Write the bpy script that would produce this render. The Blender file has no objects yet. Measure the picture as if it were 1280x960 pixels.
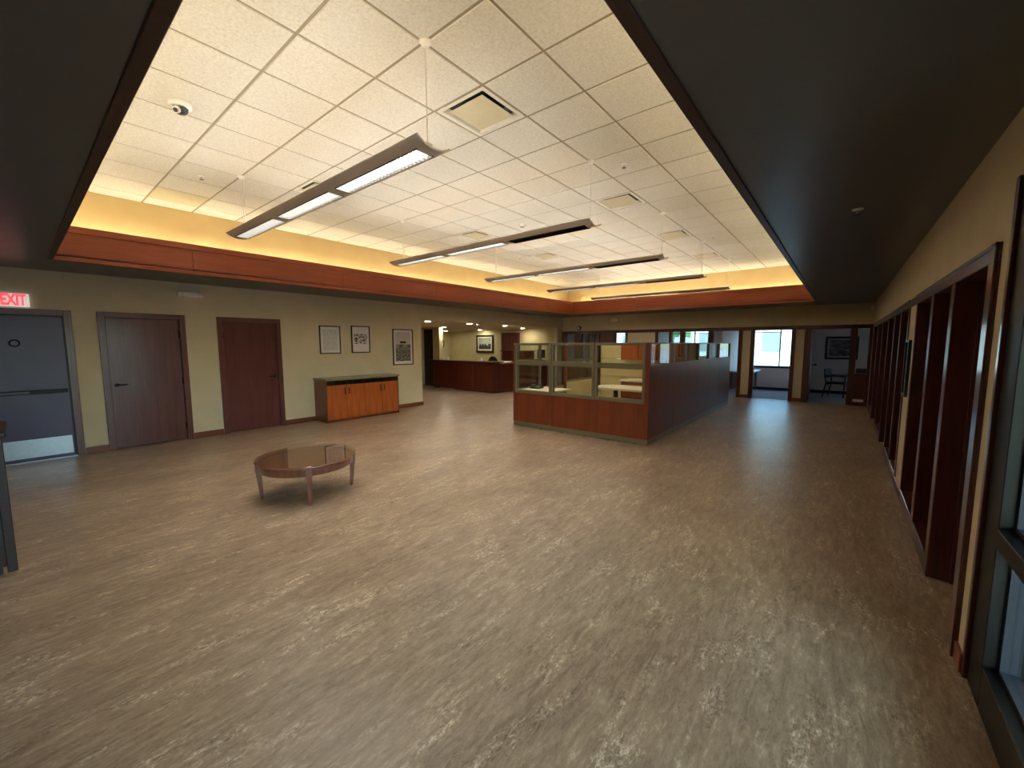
import bpy, bmesh, math, random
from mathutils import Matrix, Vector
random.seed(7)
SC = bpy.context.scene
COL = SC.collection
PI = math.pi

# ------------------------------------------------------------------ camera
CAM_H = 1.676
F_PX = 508.0
YAW, PITCH, ROLL = -0.68343, -0.09809, -0.00194
cam_d = bpy.data.cameras.new('camera'); cam = bpy.data.objects.new('camera', cam_d); COL.objects.link(cam)
cam_d.sensor_fit = 'HORIZONTAL'; cam_d.sensor_width = 36.0; cam_d.lens = F_PX / 1280.0 * 36.0
cam_d.clip_start = 0.02; cam_d.clip_end = 400
fw = Vector((math.sin(YAW) * math.cos(PITCH), math.cos(YAW) * math.cos(PITCH), math.sin(PITCH)))
rt = Vector((math.cos(YAW), -math.sin(YAW), 0)); up = rt.cross(fw)
r2 = rt * math.cos(ROLL) + up * math.sin(ROLL); u2 = -rt * math.sin(ROLL) + up * math.cos(ROLL)
cm = Matrix((r2, u2, -fw)).transposed().to_4x4(); cm.translation = (0, 0, CAM_H)
cam.matrix_world = cm
SC.camera = cam

# ------------------------------------------------------------------ world, exposure
W = bpy.data.worlds.new('world'); SC.world = W; W.use_nodes = True
wn = W.node_tree.nodes; wl = W.node_tree.links
sky = wn.new('ShaderNodeTexSky'); sky.sky_type = 'NISHITA'; sky.sun_disc = False
sky.sun_elevation = math.radians(38); sky.sun_rotation = math.radians(150); sky.air_density = 1.2; sky.dust_density = 2.0
SKY_STRENGTH = 0.58
wn['Background'].inputs['Strength'].default_value = SKY_STRENGTH
wl.new(sky.outputs[0], wn['Background'].inputs['Color'])
sun_d = bpy.data.lights.new('sun', 'SUN'); sun_d.energy = 1.3; sun_d.angle = math.radians(1.0); sun_d.color = (1.0, .95, .86)
sun = bpy.data.objects.new('sun', sun_d); COL.objects.link(sun); sun.location = (-20, -30, 30)
sun.rotation_euler = Vector((.45, .75, -.72)).to_track_quat('-Z', 'Y').to_euler()   # over the roof, on to the ground behind
SC.view_settings.view_transform = 'Standard'; SC.view_settings.look = 'None'
SC.view_settings.gamma = 1.0; SC.view_settings.use_curve_mapping = False
SC.view_settings.exposure = 1.2
SC.cycles.use_denoising = True
SC.cycles.max_bounces = 10; SC.cycles.diffuse_bounces = 6; SC.cycles.glossy_bounces = 5
SC.cycles.transparent_max_bounces = 24; SC.cycles.transmission_bounces = 8
SC.cycles.caustics_reflective = False; SC.cycles.caustics_refractive = False
SC.cycles.sample_clamp_indirect = 6.0
LAMP_UP = 30.0      # pendant up-light tubes
LAMP_COVE = 14.0    # cove tubes
LAMP_DOWN = 16.0     # pendant lens
LAMP_CAN = 85.0     # reception downlights

# ------------------------------------------------------------------ materials
def lin(c):
    return tuple(((v / 255) / 12.92 if v / 255 <= 0.04045 else ((v / 255 + 0.055) / 1.055) ** 2.4) for v in c) + (1.0,)
def newmat(name):
    m = bpy.data.materials.new(name); m.use_nodes = True
    nt = m.node_tree; return m, nt, nt.nodes, nt.links, nt.nodes['Principled BSDF']
def setp(b, rough=None, spec=None, metal=None, coat=None):
    if rough is not None: b.inputs['Roughness'].default_value = rough
    if spec is not None: b.inputs['Specular IOR Level'].default_value = spec
    if metal is not None: b.inputs['Metallic'].default_value = metal
    if coat is not None: b.inputs['Coat Weight'].default_value = coat[0]; b.inputs['Coat Roughness'].default_value = coat[1]
def plain(name, rgb, rough=0.5, spec=0.5, metal=0.0, noise=0.06, scale=12.0, coat=None, bump=0.0, bscale=200.0):
    m, nt, N, L, b = newmat(name); setp(b, rough, spec, metal, coat)
    tc = N.new('ShaderNodeTexCoord'); nz = N.new('ShaderNodeTexNoise'); nz.inputs['Scale'].default_value = scale
    nz.inputs['Detail'].default_value = 4
    L.new(tc.outputs['Object'], nz.inputs['Vector'])
    rp = N.new('ShaderNodeValToRGB'); c = lin(rgb)
    rp.color_ramp.elements[0].position = .3; rp.color_ramp.elements[1].position = .7
    rp.color_ramp.elements[0].color = tuple(v * (1 - noise) for v in c[:3]) + (1,)
    rp.color_ramp.elements[1].color = tuple(min(1, v * (1 + noise)) for v in c[:3]) + (1,)
    L.new(nz.outputs['Fac'], rp.inputs['Fac']); L.new(rp.outputs['Color'], b.inputs['Base Color'])
    if bump:
        n2 = N.new('ShaderNodeTexNoise'); n2.inputs['Scale'].default_value = bscale; n2.inputs['Detail'].default_value = 3
        L.new(tc.outputs['Object'], n2.inputs['Vector'])
        bp = N.new('ShaderNodeBump'); bp.inputs['Strength'].default_value = bump; bp.inputs['Distance'].default_value = 0.004
        L.new(n2.outputs['Fac'], bp.inputs['Height']); L.new(bp.outputs['Normal'], b.inputs['Normal'])
    return m
def wood(name, dark, light, rough=0.32, axis='Z', coat=(0.3, 0.2), scale=1.0):
    m, nt, N, L, b = newmat(name); setp(b, rough, 0.5, 0, coat)
    tc = N.new('ShaderNodeTexCoord'); mp = N.new('ShaderNodeMapping')
    s = {'X': (0.8, 14, 14), 'Y': (14, 0.8, 14), 'Z': (14, 14, 0.8)}[axis]
    mp.inputs['Scale'].default_value = tuple(v * scale for v in s)
    L.new(tc.outputs['Object'], mp.inputs['Vector'])
    nz = N.new('ShaderNodeTexNoise'); nz.inputs['Scale'].default_value = 1.6; nz.inputs['Detail'].default_value = 6
    nz.inputs['Distortion'].default_value = 1.2
    L.new(mp.outputs['Vector'], nz.inputs['Vector'])
    rp = N.new('ShaderNodeValToRGB')
    rp.color_ramp.elements[0].position = .3; rp.color_ramp.elements[1].position = .72
    rp.color_ramp.elements[0].color = lin(dark); rp.color_ramp.elements[1].color = lin(light)
    L.new(nz.outputs['Fac'], rp.inputs['Fac']); L.new(rp.outputs['Color'], b.inputs['Base Color'])
    return m
def emit(name, rgb, s):
    m, nt, N, L, b = newmat(name)
    b.inputs['Base Color'].default_value = (0.8, 0.8, 0.8, 1)
    b.inputs['Emission Color'].default_value = rgb + (1,); b.inputs['Emission Strength'].default_value = s
    return m
def glass(name, tint=(0.93, 0.97, 0.96), ior=1.5, boost=1.0):
    m, nt, N, L, b = newmat(name); N.remove(b)
    out = N['Material Output']; tr = N.new('ShaderNodeBsdfTransparent'); tr.inputs['Color'].default_value = tint + (1,)
    gl = N.new('ShaderNodeBsdfGlossy'); gl.inputs['Roughness'].default_value = 0.02
    fr = N.new('ShaderNodeFresnel'); fr.inputs['IOR'].default_value = ior
    mx = N.new('ShaderNodeMixShader'); geo = N.new('ShaderNodeNewGeometry'); inv = N.new('ShaderNodeMath'); inv.operation = 'SUBTRACT'; inv.inputs[0].default_value = 1.0
    L.new(geo.outputs['Backfacing'], inv.inputs[1]); mu = N.new('ShaderNodeMath'); mu.operation = 'MULTIPLY'
    L.new(fr.outputs[0], mu.inputs[0]); L.new(inv.outputs[0], mu.inputs[1]); bo2 = N.new('ShaderNodeMath'); bo2.operation = 'MULTIPLY'; bo2.use_clamp = True; bo2.inputs[1].default_value = 1.7
    L.new(mu.outputs[0], bo2.inputs[0]); L.new(bo2.outputs[0], mx.inputs[0]); L.new(tr.outputs[0], mx.inputs[1]); L.new(gl.outputs[0], mx.inputs[2])
    L.new(mx.outputs[0], out.inputs['Surface'])
    return m

def floor_mat():
    m, nt, N, L, b = newmat('vinyl_stone_floor'); setp(b, 0.3, 0.5)
    tc = N.new('ShaderNodeTexCoord')
    def noise(sc, scale, det=6, dist=0.0, rough=.6):
        mp = N.new('ShaderNodeMapping'); mp.inputs['Scale'].default_value = sc
        mp.inputs['Rotation'].default_value = (0, 0, math.radians(6))
        L.new(tc.outputs['Object'], mp.inputs['Vector'])
        z = N.new('ShaderNodeTexNoise'); z.inputs['Scale'].default_value = scale; z.inputs['Detail'].default_value = det
        z.inputs['Distortion'].default_value = dist; z.inputs['Roughness'].default_value = rough
        L.new(mp.outputs['Vector'], z.inputs['Vector']); return z
    streak = noise((10, 2.0, 1), 2.8, 9, .7, .68)
    patch = noise((1.6, .8, 1), 1.2, 3, .2)
    clump = noise((5, 1.6, 1), 1.4, 4, .6)
    fleck = noise((15, 7, 1), 5.0, 7, .8, .72)
    def mth(op, *q):
        n = N.new('ShaderNodeMath'); n.operation = op
        for k_, v_ in enumerate(q):
            if isinstance(v_, (int, float)): n.inputs[k_].default_value = v_
            else: L.new(v_, n.inputs[k_])
        return n
    cm_ = N.new('ShaderNodeMapRange'); cm_.inputs['From Min'].default_value = .5; cm_.inputs['From Max'].default_value = .64
    cm_.inputs['To Min'].default_value = .45; cm_.inputs['To Max'].default_value = 1.7
    L.new(clump.outputs['Fac'], cm_.inputs['Value'])
    fl = mth('MULTIPLY', mth('SUBTRACT', fleck.outputs['Fac'], .47).outputs[0], cm_.outputs[0])
    a = mth('MULTIPLY_ADD', fl.outputs[0], 1.0, mth('MULTIPLY_ADD', streak.outputs['Fac'], .75, .125).outputs[0])
    a2 = mth('MULTIPLY_ADD', patch.outputs['Fac'], .35, a.outputs[0])
    rp = N.new('ShaderNodeValToRGB'); e = rp.color_ramp.elements
    mrf = N.new('ShaderNodeMapRange'); mrf.inputs['From Min'].default_value = .40; mrf.inputs['From Max'].default_value = .98
    L.new(a2.outputs[0], mrf.inputs['Value'])
    e[0].position = .0; e[0].color = lin((98, 80, 66)); e[1].position = 1.0; e[1].color = lin((228, 212, 190))
    for p_, c_ in ((.3, (136, 115, 95)), (.5, (158, 136, 114)), (.66, (174, 152, 128))):
        x = rp.color_ramp.elements.new(p_); x.color = lin(c_)
    L.new(mrf.outputs[0], rp.inputs['Fac']); L.new(rp.outputs['Color'], b.inputs['Base Color'])
    bp = N.new('ShaderNodeBump'); bp.inputs['Strength'].default_value = .35; bp.inputs['Distance'].default_value = .004
    L.new(a.outputs[0], bp.inputs['Height']); L.new(bp.outputs['Normal'], b.inputs['Normal'])
    rr = N.new('ShaderNodeMapRange'); rr.inputs['To Min'].default_value = .25; rr.inputs['To Max'].default_value = .42
    L.new(streak.outputs['Fac'], rr.inputs['Value']); L.new(rr.outputs[0], b.inputs['Roughness'])
    return m
def tile_mat():
    m, nt, N, L, b = newmat('mineral_ceiling_tile'); setp(b, .9, .2)
    tc = N.new('ShaderNodeTexCoord'); oi = N.new('ShaderNodeObjectInfo')
    ad = N.new('ShaderNodeVectorMath'); ad.operation = 'ADD'
    L.new(tc.outputs['Object'], ad.inputs[0]); L.new(oi.outputs['Location'], ad.inputs[1])
    z = N.new('ShaderNodeTexNoise'); z.inputs['Scale'].default_value = 45; z.inputs['Detail'].default_value = 6; z.inputs['Roughness'].default_value = .75
    L.new(ad.outputs[0], z.inputs['Vector'])
    rp = N.new('ShaderNodeValToRGB'); e = rp.color_ramp.elements
    e[0].position = .3; e[0].color = lin((206, 202, 192)); e[1].position = .6; e[1].color = lin((234, 230, 221))
    L.new(z.outputs['Fac'], rp.inputs['Fac'])
    mr = N.new('ShaderNodeMapRange'); mr.inputs['To Min'].default_value = .95; mr.inputs['To Max'].default_value = 1.0
    L.new(oi.outputs['Random'], mr.inputs['Value'])
    mx = N.new('ShaderNodeVectorMath'); mx.operation = 'SCALE'
    L.new(rp.outputs['Color'], mx.inputs[0]); L.new(mr.outputs[0], mx.inputs['Scale']); L.new(mx.outputs[0], b.inputs['Base Color'])
    bp = N.new('ShaderNodeBump'); bp.inputs['Strength'].default_value = .3; bp.inputs['Distance'].default_value = .003
    L.new(z.outputs['Fac'], bp.inputs['Height']); L.new(bp.outputs['Normal'], b.inputs['Normal'])
    return m
def granite_mat():
    m, nt, N, L, b = newmat('speckled_granite'); setp(b, .15, .5)
    tc = N.new('ShaderNodeTexCoord'); v = N.new('ShaderNodeTexNoise'); v.inputs['Scale'].default_value = 60; v.inputs['Detail'].default_value = 8
    v.inputs['Roughness'].default_value = .8; L.new(tc.outputs['Object'], v.inputs['Vector'])
    rp = N.new('ShaderNodeValToRGB'); e = rp.color_ramp.elements
    e[0].position = .38; e[0].color = lin((70, 62, 48)); e[1].position = .62; e[1].color = lin((178, 166, 136))
    L.new(v.outputs['Fac'], rp.inputs['Fac']); L.new(rp.outputs['Color'], b.inputs['Base Color']); return m
def wallcover(name, rgb, rough=.75):
    m, nt, N, L, b = newmat(name); setp(b, rough, .25)
    tc = N.new('ShaderNodeTexCoord')
    z = N.new('ShaderNodeTexNoise'); z.inputs['Scale'].default_value = 3; z.inputs['Detail'].default_value = 5
    z2 = N.new('ShaderNodeTexNoise'); z2.inputs['Scale'].default_value = 160; z2.inputs['Detail'].default_value = 3
    L.new(tc.outputs['Object'], z.inputs['Vector']); L.new(tc.outputs['Object'], z2.inputs['Vector'])
    a = N.new('ShaderNodeMath'); a.operation = 'MULTIPLY_ADD'; a.inputs[1].default_value = .5
    L.new(z2.outputs['Fac'], a.inputs[0]); L.new(z.outputs['Fac'], a.inputs[2])
    rp = N.new('ShaderNodeValToRGB'); e = rp.color_ramp.elements; c = lin(rgb)
    e[0].position = .4; e[0].color = tuple(v * .93 for v in c[:3]) + (1,); e[1].position = 1.0; e[1].color = tuple(min(1, v * 1.06) for v in c[:3]) + (1,)
    L.new(a.outputs[0], rp.inputs['Fac']); L.new(rp.outputs['Color'], b.inputs['Base Color'])
    bp = N.new('ShaderNodeBump'); bp.inputs['Strength'].default_value = .25; bp.inputs['Distance'].default_value = .002
    L.new(z2.outputs['Fac'], bp.inputs['Height']); L.new(bp.outputs['Normal'], b.inputs['Normal'])
    return m
def art_mat(name, kind, ha='Y'):
    """flat printed picture: Generated coordinates, u across, v up"""
    m, nt, N, L, b = newmat(name); setp(b, .5, .3, 0, (1.0, 0.03))
    tc = N.new('ShaderNodeTexCoord'); sp = N.new('ShaderNodeSeparateXYZ'); L.new(tc.outputs['Generated'], sp.inputs[0])
    u = sp.outputs[ha]; v = sp.outputs['Z']
    cb = N.new('ShaderNodeCombineXYZ'); L.new(u, cb.inputs[0]); L.new(v, cb.inputs[1])
    def math_(op, a, c=None, d=None):
        n = N.new('ShaderNodeMath'); n.operation = op
        for i, q in enumerate((a, c, d)):
            if q is None: continue
            if isinstance(q, (int, float)): n.inputs[i].default_value = q
            else: L.new(q, n.inputs[i])
        return n.outputs[0]
    def noise(sx, sy, sc, det=4):
        mp = N.new('ShaderNodeMapping'); mp.inputs['Scale'].default_value = (sx, sy, 1); L.new(cb.outputs[0], mp.inputs['Vector'])
        z = N.new('ShaderNodeTexNoise'); z.inputs['Scale'].default_value = sc; z.inputs['Detail'].default_value = det
        L.new(mp.outputs['Vector'], z.inputs['Vector']); return z.outputs['Fac']
    def band(x, lo, hi):
        return math_('MULTIPLY', math_('GREATER_THAN', x, lo), math_('LESS_THAN', x, hi))
    def ramp(f, *st):
        rp = N.new('ShaderNodeValToRGB'); e = rp.color_ramp.elements
        e[0].position, e[0].color = st[0][0], lin(st[0][1]); e[1].position, e[1].color = st[-1][0], lin(st[-1][1])
        for p, c in st[1:-1]: x = e.new(p); x.color = lin(c)
        L.new(f, rp.inputs['Fac']); return rp.outputs['Color']
    def mix(f, a, c):
        n = N.new('ShaderNodeMixRGB'); L.new(f, n.inputs[0])
        for i, q in ((1, a), (2, c)):
            if isinstance(q, tuple): n.inputs[i].default_value = lin(q)
            else: L.new(q, n.inputs[i])
        return n.outputs[0]
    inner = math_('MULTIPLY', band(u, .12, .88), band(v, .1, .9))
    if kind == 'sketch':
        f = noise(5, 9, 2.2, 6); c = ramp(f, (.3, (186, 186, 190)), (.5, (216, 215, 220)), (.65, (228, 227, 233)))
        col = mix(inner, (236, 234, 238), c)
    elif kind == 'drawing':
        f = noise(4, 9, 1.6, 6)
        msk = math_('MULTIPLY', band(v, .32, .72), band(u, .1, .9))
        c = ramp(f, (.38, (60, 50, 58)), (.47, (110, 100, 108)), (.54, (226, 221, 232)))
        col = mix(msk, (232, 227, 238), c)
    elif kind == 'group':
        f = noise(12, 12, 2.0, 6)
        crowd = ramp(f, (.36, (30, 28, 28)), (.5, (90, 88, 86)), (.62, (170, 166, 162)))
        bld = ramp(noise(2, 14, 2.0, 3), (.35, (70, 68, 66)), (.6, (150, 148, 146)))
        c = mix(math_('GREATER_THAN', v, .42), crowd, bld)
        c = mix(math_('GREATER_THAN', v, .58), c, (198, 194, 197))
        c = mix(math_('MULTIPLY', band(v, .61, .67), band(u, .34, .66)), c, (40, 38, 38))
        col = mix(math_('MULTIPLY', band(u, .1, .9), band(v, .09, .93)), (228, 222, 228), c)
    elif kind == 'city':
        f = noise(7, 2.5, 1.5, 5)
        h = math_('ADD', math_('MULTIPLY', f, .9), .02)
        towers = ramp(noise(16, 10, 2, 4), (.35, (22, 24, 34)), (.65, (74, 74, 84)))
        skyc = ramp(v, (.4, (170, 168, 140)), (.9, (120, 128, 118)))
        c = mix(math_('GREATER_THAN', v, h), towers, skyc)
        inn = math_('MULTIPLY', band(u, .08, .92), band(v, .12, .94))
        col = mix(inn, (216, 206, 170), c)
    elif kind == 'sea':
        f = noise(3, 7, 1.6, 6); c = ramp(f, (.35, (34, 32, 44)), (.52, (66, 62, 78)), (.68, (150, 146, 156)))
        inn = math_('MULTIPLY', band(u, .07, .93), band(v, .09, .91))
        col = mix(inn, (176, 174, 182), c)
    else:
        f = noise(5, 5, 1.5, 5); col = ramp(f, (.3, (60, 66, 76)), (.7, (150, 156, 164)))
    L.new(col, b.inputs['Base Color'])
    return m

M = {}
M['floor'] = floor_mat()
M['carpet'] = plain('grey_carpet', (178, 180, 184), .95, .1, noise=.12, scale=60, bump=.5)
M['tan'] = wallcover('tan_wallcovering', (212, 201, 174))
M['cove'] = wallcover('tan_cove_paint', (208, 184, 132))
M['cream'] = wallcover('cream_paint', (196, 182, 138))
M['officewall'] = wallcover('grey_office_paint', (226, 208, 204))
M['soffit'] = plain('dark_satin_soffit', (82, 81, 80), .33, .5, noise=.05, scale=3, bump=.12, bscale=30)
M['tile'] = tile_mat()
M['beige_tile'] = plain('beige_ceiling_panel', (208, 198, 168), .8, .2, noise=.03)
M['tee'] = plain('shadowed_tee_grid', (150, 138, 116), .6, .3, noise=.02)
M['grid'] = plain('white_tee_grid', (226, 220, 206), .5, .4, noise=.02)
M['fascia'] = wood('cherry_fascia', (142, 62, 26), (168, 84, 42), .5, 'Y', (.1, .3))
M['fasciax'] = wood('cherry_fascia_across', (142, 62, 26), (168, 84, 42), .5, 'X', (.1, .3))
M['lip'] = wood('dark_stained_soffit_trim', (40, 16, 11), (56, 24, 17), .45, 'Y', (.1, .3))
M['mahog'] = wood('mahogany_trim', (62, 24, 18), (92, 40, 30), .28, 'Z', (.5, .12))
M['mahogx'] = wood('mahogany_trim_across', (62, 24, 18), (92, 40, 30), .28, 'X', (.5, .12))
M['mahogy'] = wood('mahogany_trim_along', (62, 24, 18), (92, 40, 30), .28, 'Y', (.5, .12))
M['passage_dark'] = wood('unlit_passage_shade', (48, 38, 24), (60, 48, 32), .5, 'Z', (.0, .2))  # shade of the unlit passage put into the wood colour
M['door'] = wood('mahogany_door', (84, 40, 38), (106, 56, 54), .3, 'Z', (.5, .16), .7)
M['frame'] = wood('door_frame_wood', (92, 50, 48), (112, 66, 62), .3, 'Z', (.4, .16))
M['base'] = wood('baseboard_wood', (104, 54, 36), (130, 72, 48), .4, 'Y')
M['cab'] = wood('cherry_cabinet', (148, 68, 24), (182, 98, 42), .34, 'Z', (.4, .15), .6)
M['cabdark'] = wood('cherry_cabinet_side', (92, 40, 18), (122, 58, 28), .36, 'Z', (.3, .2), .6)
M['cub'] = wood('cubicle_cherry', (92, 35, 11), (118, 50, 17), .42, 'Z', (.08, .25), .6)
M['counter'] = wood('counter_mahogany', (70, 19, 7), (94, 29, 11), .3, 'Z', (.4, .15), .6)
M['table'] = wood('table_mahogany', (104, 58, 42), (134, 80, 60), .28, 'Z', (.5, .1))
M['tabletop'] = wood('table_top_veneer', (112, 80, 60), (140, 102, 78), .35, 'X', (.2, .2))
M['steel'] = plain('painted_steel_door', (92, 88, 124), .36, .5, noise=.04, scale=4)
M['brushed'] = plain('brushed_steel', (190, 192, 200), .3, .5, 1.0, noise=.05, scale=30)
M['bronze'] = plain('dark_bronze', (32, 28, 27), .35, .5, .6, noise=.05)
M['black'] = plain('black_plastic', (22, 22, 24), .4, .5, noise=.05)
M['blackal'] = plain('black_anodised_aluminium', (6, 6, 7), .45, .4, .0, noise=.05)
M['bead'] = plain('dark_blue_grey_bead', (46, 50, 62), .5, .4, noise=.04)
M['alum'] = plain('champagne_aluminium', (116, 107, 85), .4, .5, .35, noise=.03, scale=4)
M['pend'] = plain('grey_pendant_metal', (222, 212, 206), .5, .5, 0.0, noise=.03, scale=3)
M['pendin'] = plain('white_reflector', (232, 230, 224), .5, .4, noise=.02)
M['louver'] = plain('grey_louver_blade', (56, 55, 52), .35, .5, noise=.02)
def perforated(name):
    m, nt, N, L, b = newmat(name); b.inputs['Base Color'].default_value = (.8, .79, .76, 1); b.inputs['Roughness'].default_value = .5
    tr = N.new('ShaderNodeBsdfTransparent'); mx = N.new('ShaderNodeMixShader'); mx.inputs[0].default_value = .2
    L.new(b.outputs[0], mx.inputs[1]); L.new(tr.outputs[0], mx.inputs[2]); L.new(mx.outputs[0], N['Material Output'].inputs['Surface']); return m
M['perf'] = perforated('added_perforated_shield')
M['cable'] = plain('white_cable', (226, 222, 212), .5, .4, noise=.02)
M['white'] = plain('white_plastic', (246, 245, 242), .45, .4, noise=.02)
M['offwhite'] = plain('off_white_laminate', (226, 214, 178), .4, .4, noise=.03)
M['fabric'] = wallcover('cream_tackboard', (212, 192, 138), .9)
M['granite'] = granite_mat()
M['darktile'] = plain('dark_glazed_tile', (26, 22, 22), .18, .5, noise=.2, scale=20)
M['glass'] = glass('clear_glass')
M['tglass'] = glass('table_glass', (.95, .94, .92), 1.5)
M['cglass'] = glass('cubicle_glass', (.93, .96, .94), 1.5)
M['wglass'] = glass('window_glass', (.76, .93, .97), 1.45)
M['asphalt'] = plain('concrete_paving', (150, 150, 148), .9, .2, noise=.12, scale=2)
M['bld'] = plain('pale_building_wall', (206, 204, 198), .8, .2, noise=.05, scale=1)
M['roofm'] = plain('grey_roof', (120, 126, 132), .8, .2, noise=.1, scale=1)
M['leaf'] = plain('tree_leaves', (86, 116, 70), .8, .2, noise=.3, scale=5)
M['bark'] = plain('tree_bark', (96, 84, 70), .9, .1, noise=.2, scale=8)
M['lamp'] = emit('fluorescent_tube_up', (1.0, .93, .80), LAMP_UP)
M['cove_lamp'] = emit('fluorescent_tube_cove', (1.0, .89, .64), LAMP_COVE)
M['lens'] = emit('pendant_lens', (1.0, .96, .87), LAMP_DOWN)
M['lens_off'] = plain('unlit_lens', (70, 66, 56), .4, .4, noise=.04)
M['can'] = emit('downlight_lamp', (1.0, .92, .74), LAMP_CAN)
M['red'] = emit('exit_red', (1.0, .02, .06), .5)
M['exitface'] = emit('exit_sign_face', (1.0, .92, .88), .22)

# ------------------------------------------------------------------ builders
ORG = {}
class MB:
    def __init__(self): self.bm = bmesh.new()
    def box(self, x0, x1, y0, y1, z0, z1, bev=0.0):
        b = bmesh.new() if bev else self.bm
        x0, x1 = min(x0, x1), max(x0, x1); y0, y1 = min(y0, y1), max(y0, y1); z0, z1 = min(z0, z1), max(z0, z1)
        v = [b.verts.new(p) for p in ((x0, y0, z0), (x1, y0, z0), (x1, y1, z0), (x0, y1, z0), (x0, y0, z1), (x1, y0, z1), (x1, y1, z1), (x0, y1, z1))]
        for f in ((0, 3, 2, 1), (4, 5, 6, 7), (0, 1, 5, 4), (1, 2, 6, 5), (2, 3, 7, 6), (3, 0, 4, 7)): b.faces.new([v[i] for i in f])
        if bev:
            bmesh.ops.bevel(b, geom=list(b.edges), offset=min(bev, (x1 - x0) * .45, (y1 - y0) * .45, (z1 - z0) * .45), segments=1, affect='EDGES')
            self.merge(b)
        return self
    def merge(self, b):
        mp = {v: self.bm.verts.new(v.co) for v in b.verts}
        for f in b.faces:
            try: self.bm.faces.new([mp[v] for v in f.verts])
            except ValueError: pass
        b.free()
    def tube(self, p0, p1, r0, r1=None, seg=12):
        r1 = r0 if r1 is None else r1
        a, b = Vector(p0), Vector(p1); d = (b - a).normalized()
        q = d.to_track_quat('Z', 'Y'); R = []
        for p, r in ((a, r0), (b, r1)):
            R.append([self.bm.verts.new(p + q @ Vector((r * math.cos(2 * PI * i / seg), r * math.sin(2 * PI * i / seg), 0))) for i in range(seg)])
        for i in range(seg): self.bm.faces.new((R[0][i], R[0][(i + 1) % seg], R[1][(i + 1) % seg], R[1][i]))
        self.bm.faces.new(R[0][::-1]); self.bm.faces.new(R[1]); return self
    def lathe(self, prof, c=(0, 0, 0), seg=32, sx=1.0, sy=1.0):
        R = []
        for r, z in prof:
            if r < 1e-6: R.append([self.bm.verts.new((c[0], c[1], c[2] + z))])
            else: R.append([self.bm.verts.new((c[0] + sx * r * math.cos(2 * PI * i / seg), c[1] + sy * r * math.sin(2 * PI * i / seg), c[2] + z)) for i in range(seg)])
        for a, b in zip(R, R[1:]):
            for i in range(seg):
                j = (i + 1) % seg
                if len(a) == 1 and len(b) == 1: continue
                if len(a) == 1: self.bm.faces.new((a[0], b[j], b[i]))
                elif len(b) == 1: self.bm.faces.new((a[i], a[j], b[0]))
                else: self.bm.faces.new((a[i], a[j], b[j], b[i]))
        return self
    def prism(self, pts, axis, lo, hi):
        """pts: 2D polygon in the two other axes (in x,y,z order), extruded along axis"""
        def P(a, b, t): return {'X': (t, a, b), 'Y': (a, t, b), 'Z': (a, b, t)}[axis]
        A = [self.bm.verts.new(P(a, b, lo)) for a, b in pts]; B = [self.bm.verts.new(P(a, b, hi)) for a, b in pts]
        n = len(pts)
        for i in range(n): self.bm.faces.new((A[i], A[(i + 1) % n], B[(i + 1) % n], B[i]))
        self.bm.faces.new(A[::-1]); self.bm.faces.new(B); return self
    def obj(self, name, mat, parent=None, smooth=False):
        bmesh.ops.recalc_face_normals(self.bm, faces=list(self.bm.faces))
        o = ORG.get(parent.name, Vector((0, 0, 0))) if parent else Vector((0, 0, 0))
        me = bpy.data.meshes.new(name)
        # a part's mesh sits around its own centre
        c = Vector((0, 0, 0))
        if self.bm.verts:
            xs = [v.co for v in self.bm.verts]
            c = Vector([(min(p[i] for p in xs) + max(p[i] for p in xs)) / 2 for i in range(3)])
        for v in self.bm.verts: v.co -= c
        self.bm.to_mesh(me); self.bm.free()
        me.materials.append(M[mat] if isinstance(mat, str) else mat)
        if smooth:
            for p in me.polygons: p.use_smooth = True
            try: me.set_sharp_from_angle(angle=math.radians(40))
            except Exception: pass
        ob = bpy.data.objects.new(name, me); COL.objects.link(ob)
        ob.location = c - o
        ORG[ob.name] = c
        if parent: ob.parent = parent
        return ob
def tag(o, label, cat, group=None):
    o['label'] = label; o['category'] = cat
    if group: o['group'] = group
    return o
def empty(name, loc=(0, 0, 0), org=None):
    o = bpy.data.objects.new(name, None); COL.objects.link(o); o.location = loc; o.empty_display_size = .1
    ORG[o.name] = Vector(loc if org is None else org); return o
def thing(name, label, cat, loc=(0, 0, 0), group=None, org=None):
    return tag(empty(name, loc, org), label, cat, group)
def struct(o, label=None):
    o['kind'] = 'structure'
    if label: o['label'] = label
    return o
def bx(name, mat, parent, x0, x1, y0, y1, z0, z1, bev=0.0):
    return MB().box(x0, x1, y0, y1, z0, z1, bev).obj(name, mat, parent)
def copy_tree(o, parent=None):
    c = o.copy(); COL.objects.link(c); c.parent = parent
    for ch in list(o.children): copy_tree(ch, c)
    return c

# ------------------------------------------------------------------ key dimensions (metres, camera above the origin)
XL = -8.97          # left wall face
XR = 0.565          # right wall face
YB = 14.30          # back wall face (office fronts)
YN = -3.2           # wall behind the camera
ZS = 2.743          # soffit underside
ZC = 3.811          # lay-in ceiling
FX0, FX1, FY0, FY1 = -7.68, -0.63, 0.407, 12.87   # opening in the soffit
CX0, CX1, CY0, CY1 = -8.32, 0.03, -0.22, 13.62    # cove walls
ZF = 3.175          # fascia top
XE, YE = 5.2, 17.25 # far outer walls
XW = -18.0

# ------------------------------------------------------------------ floor
struct(MB().box(-18.2, XR + .01, YN - .1, 14.42, -.12, 0).obj('floor', 'floor'), 'mottled beige stone-look vinyl floor')
struct(MB().box(-18.2, 2.0, 14.42, YE + .1, -.12, 0.0).obj('floor_carpet', 'carpet'), 'pale grey office carpet')
struct(MB().box(XR + .01, XE, YN - .1, 14.42, -.12, -0.0).obj('floor_right_rooms', 'floor'))

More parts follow.
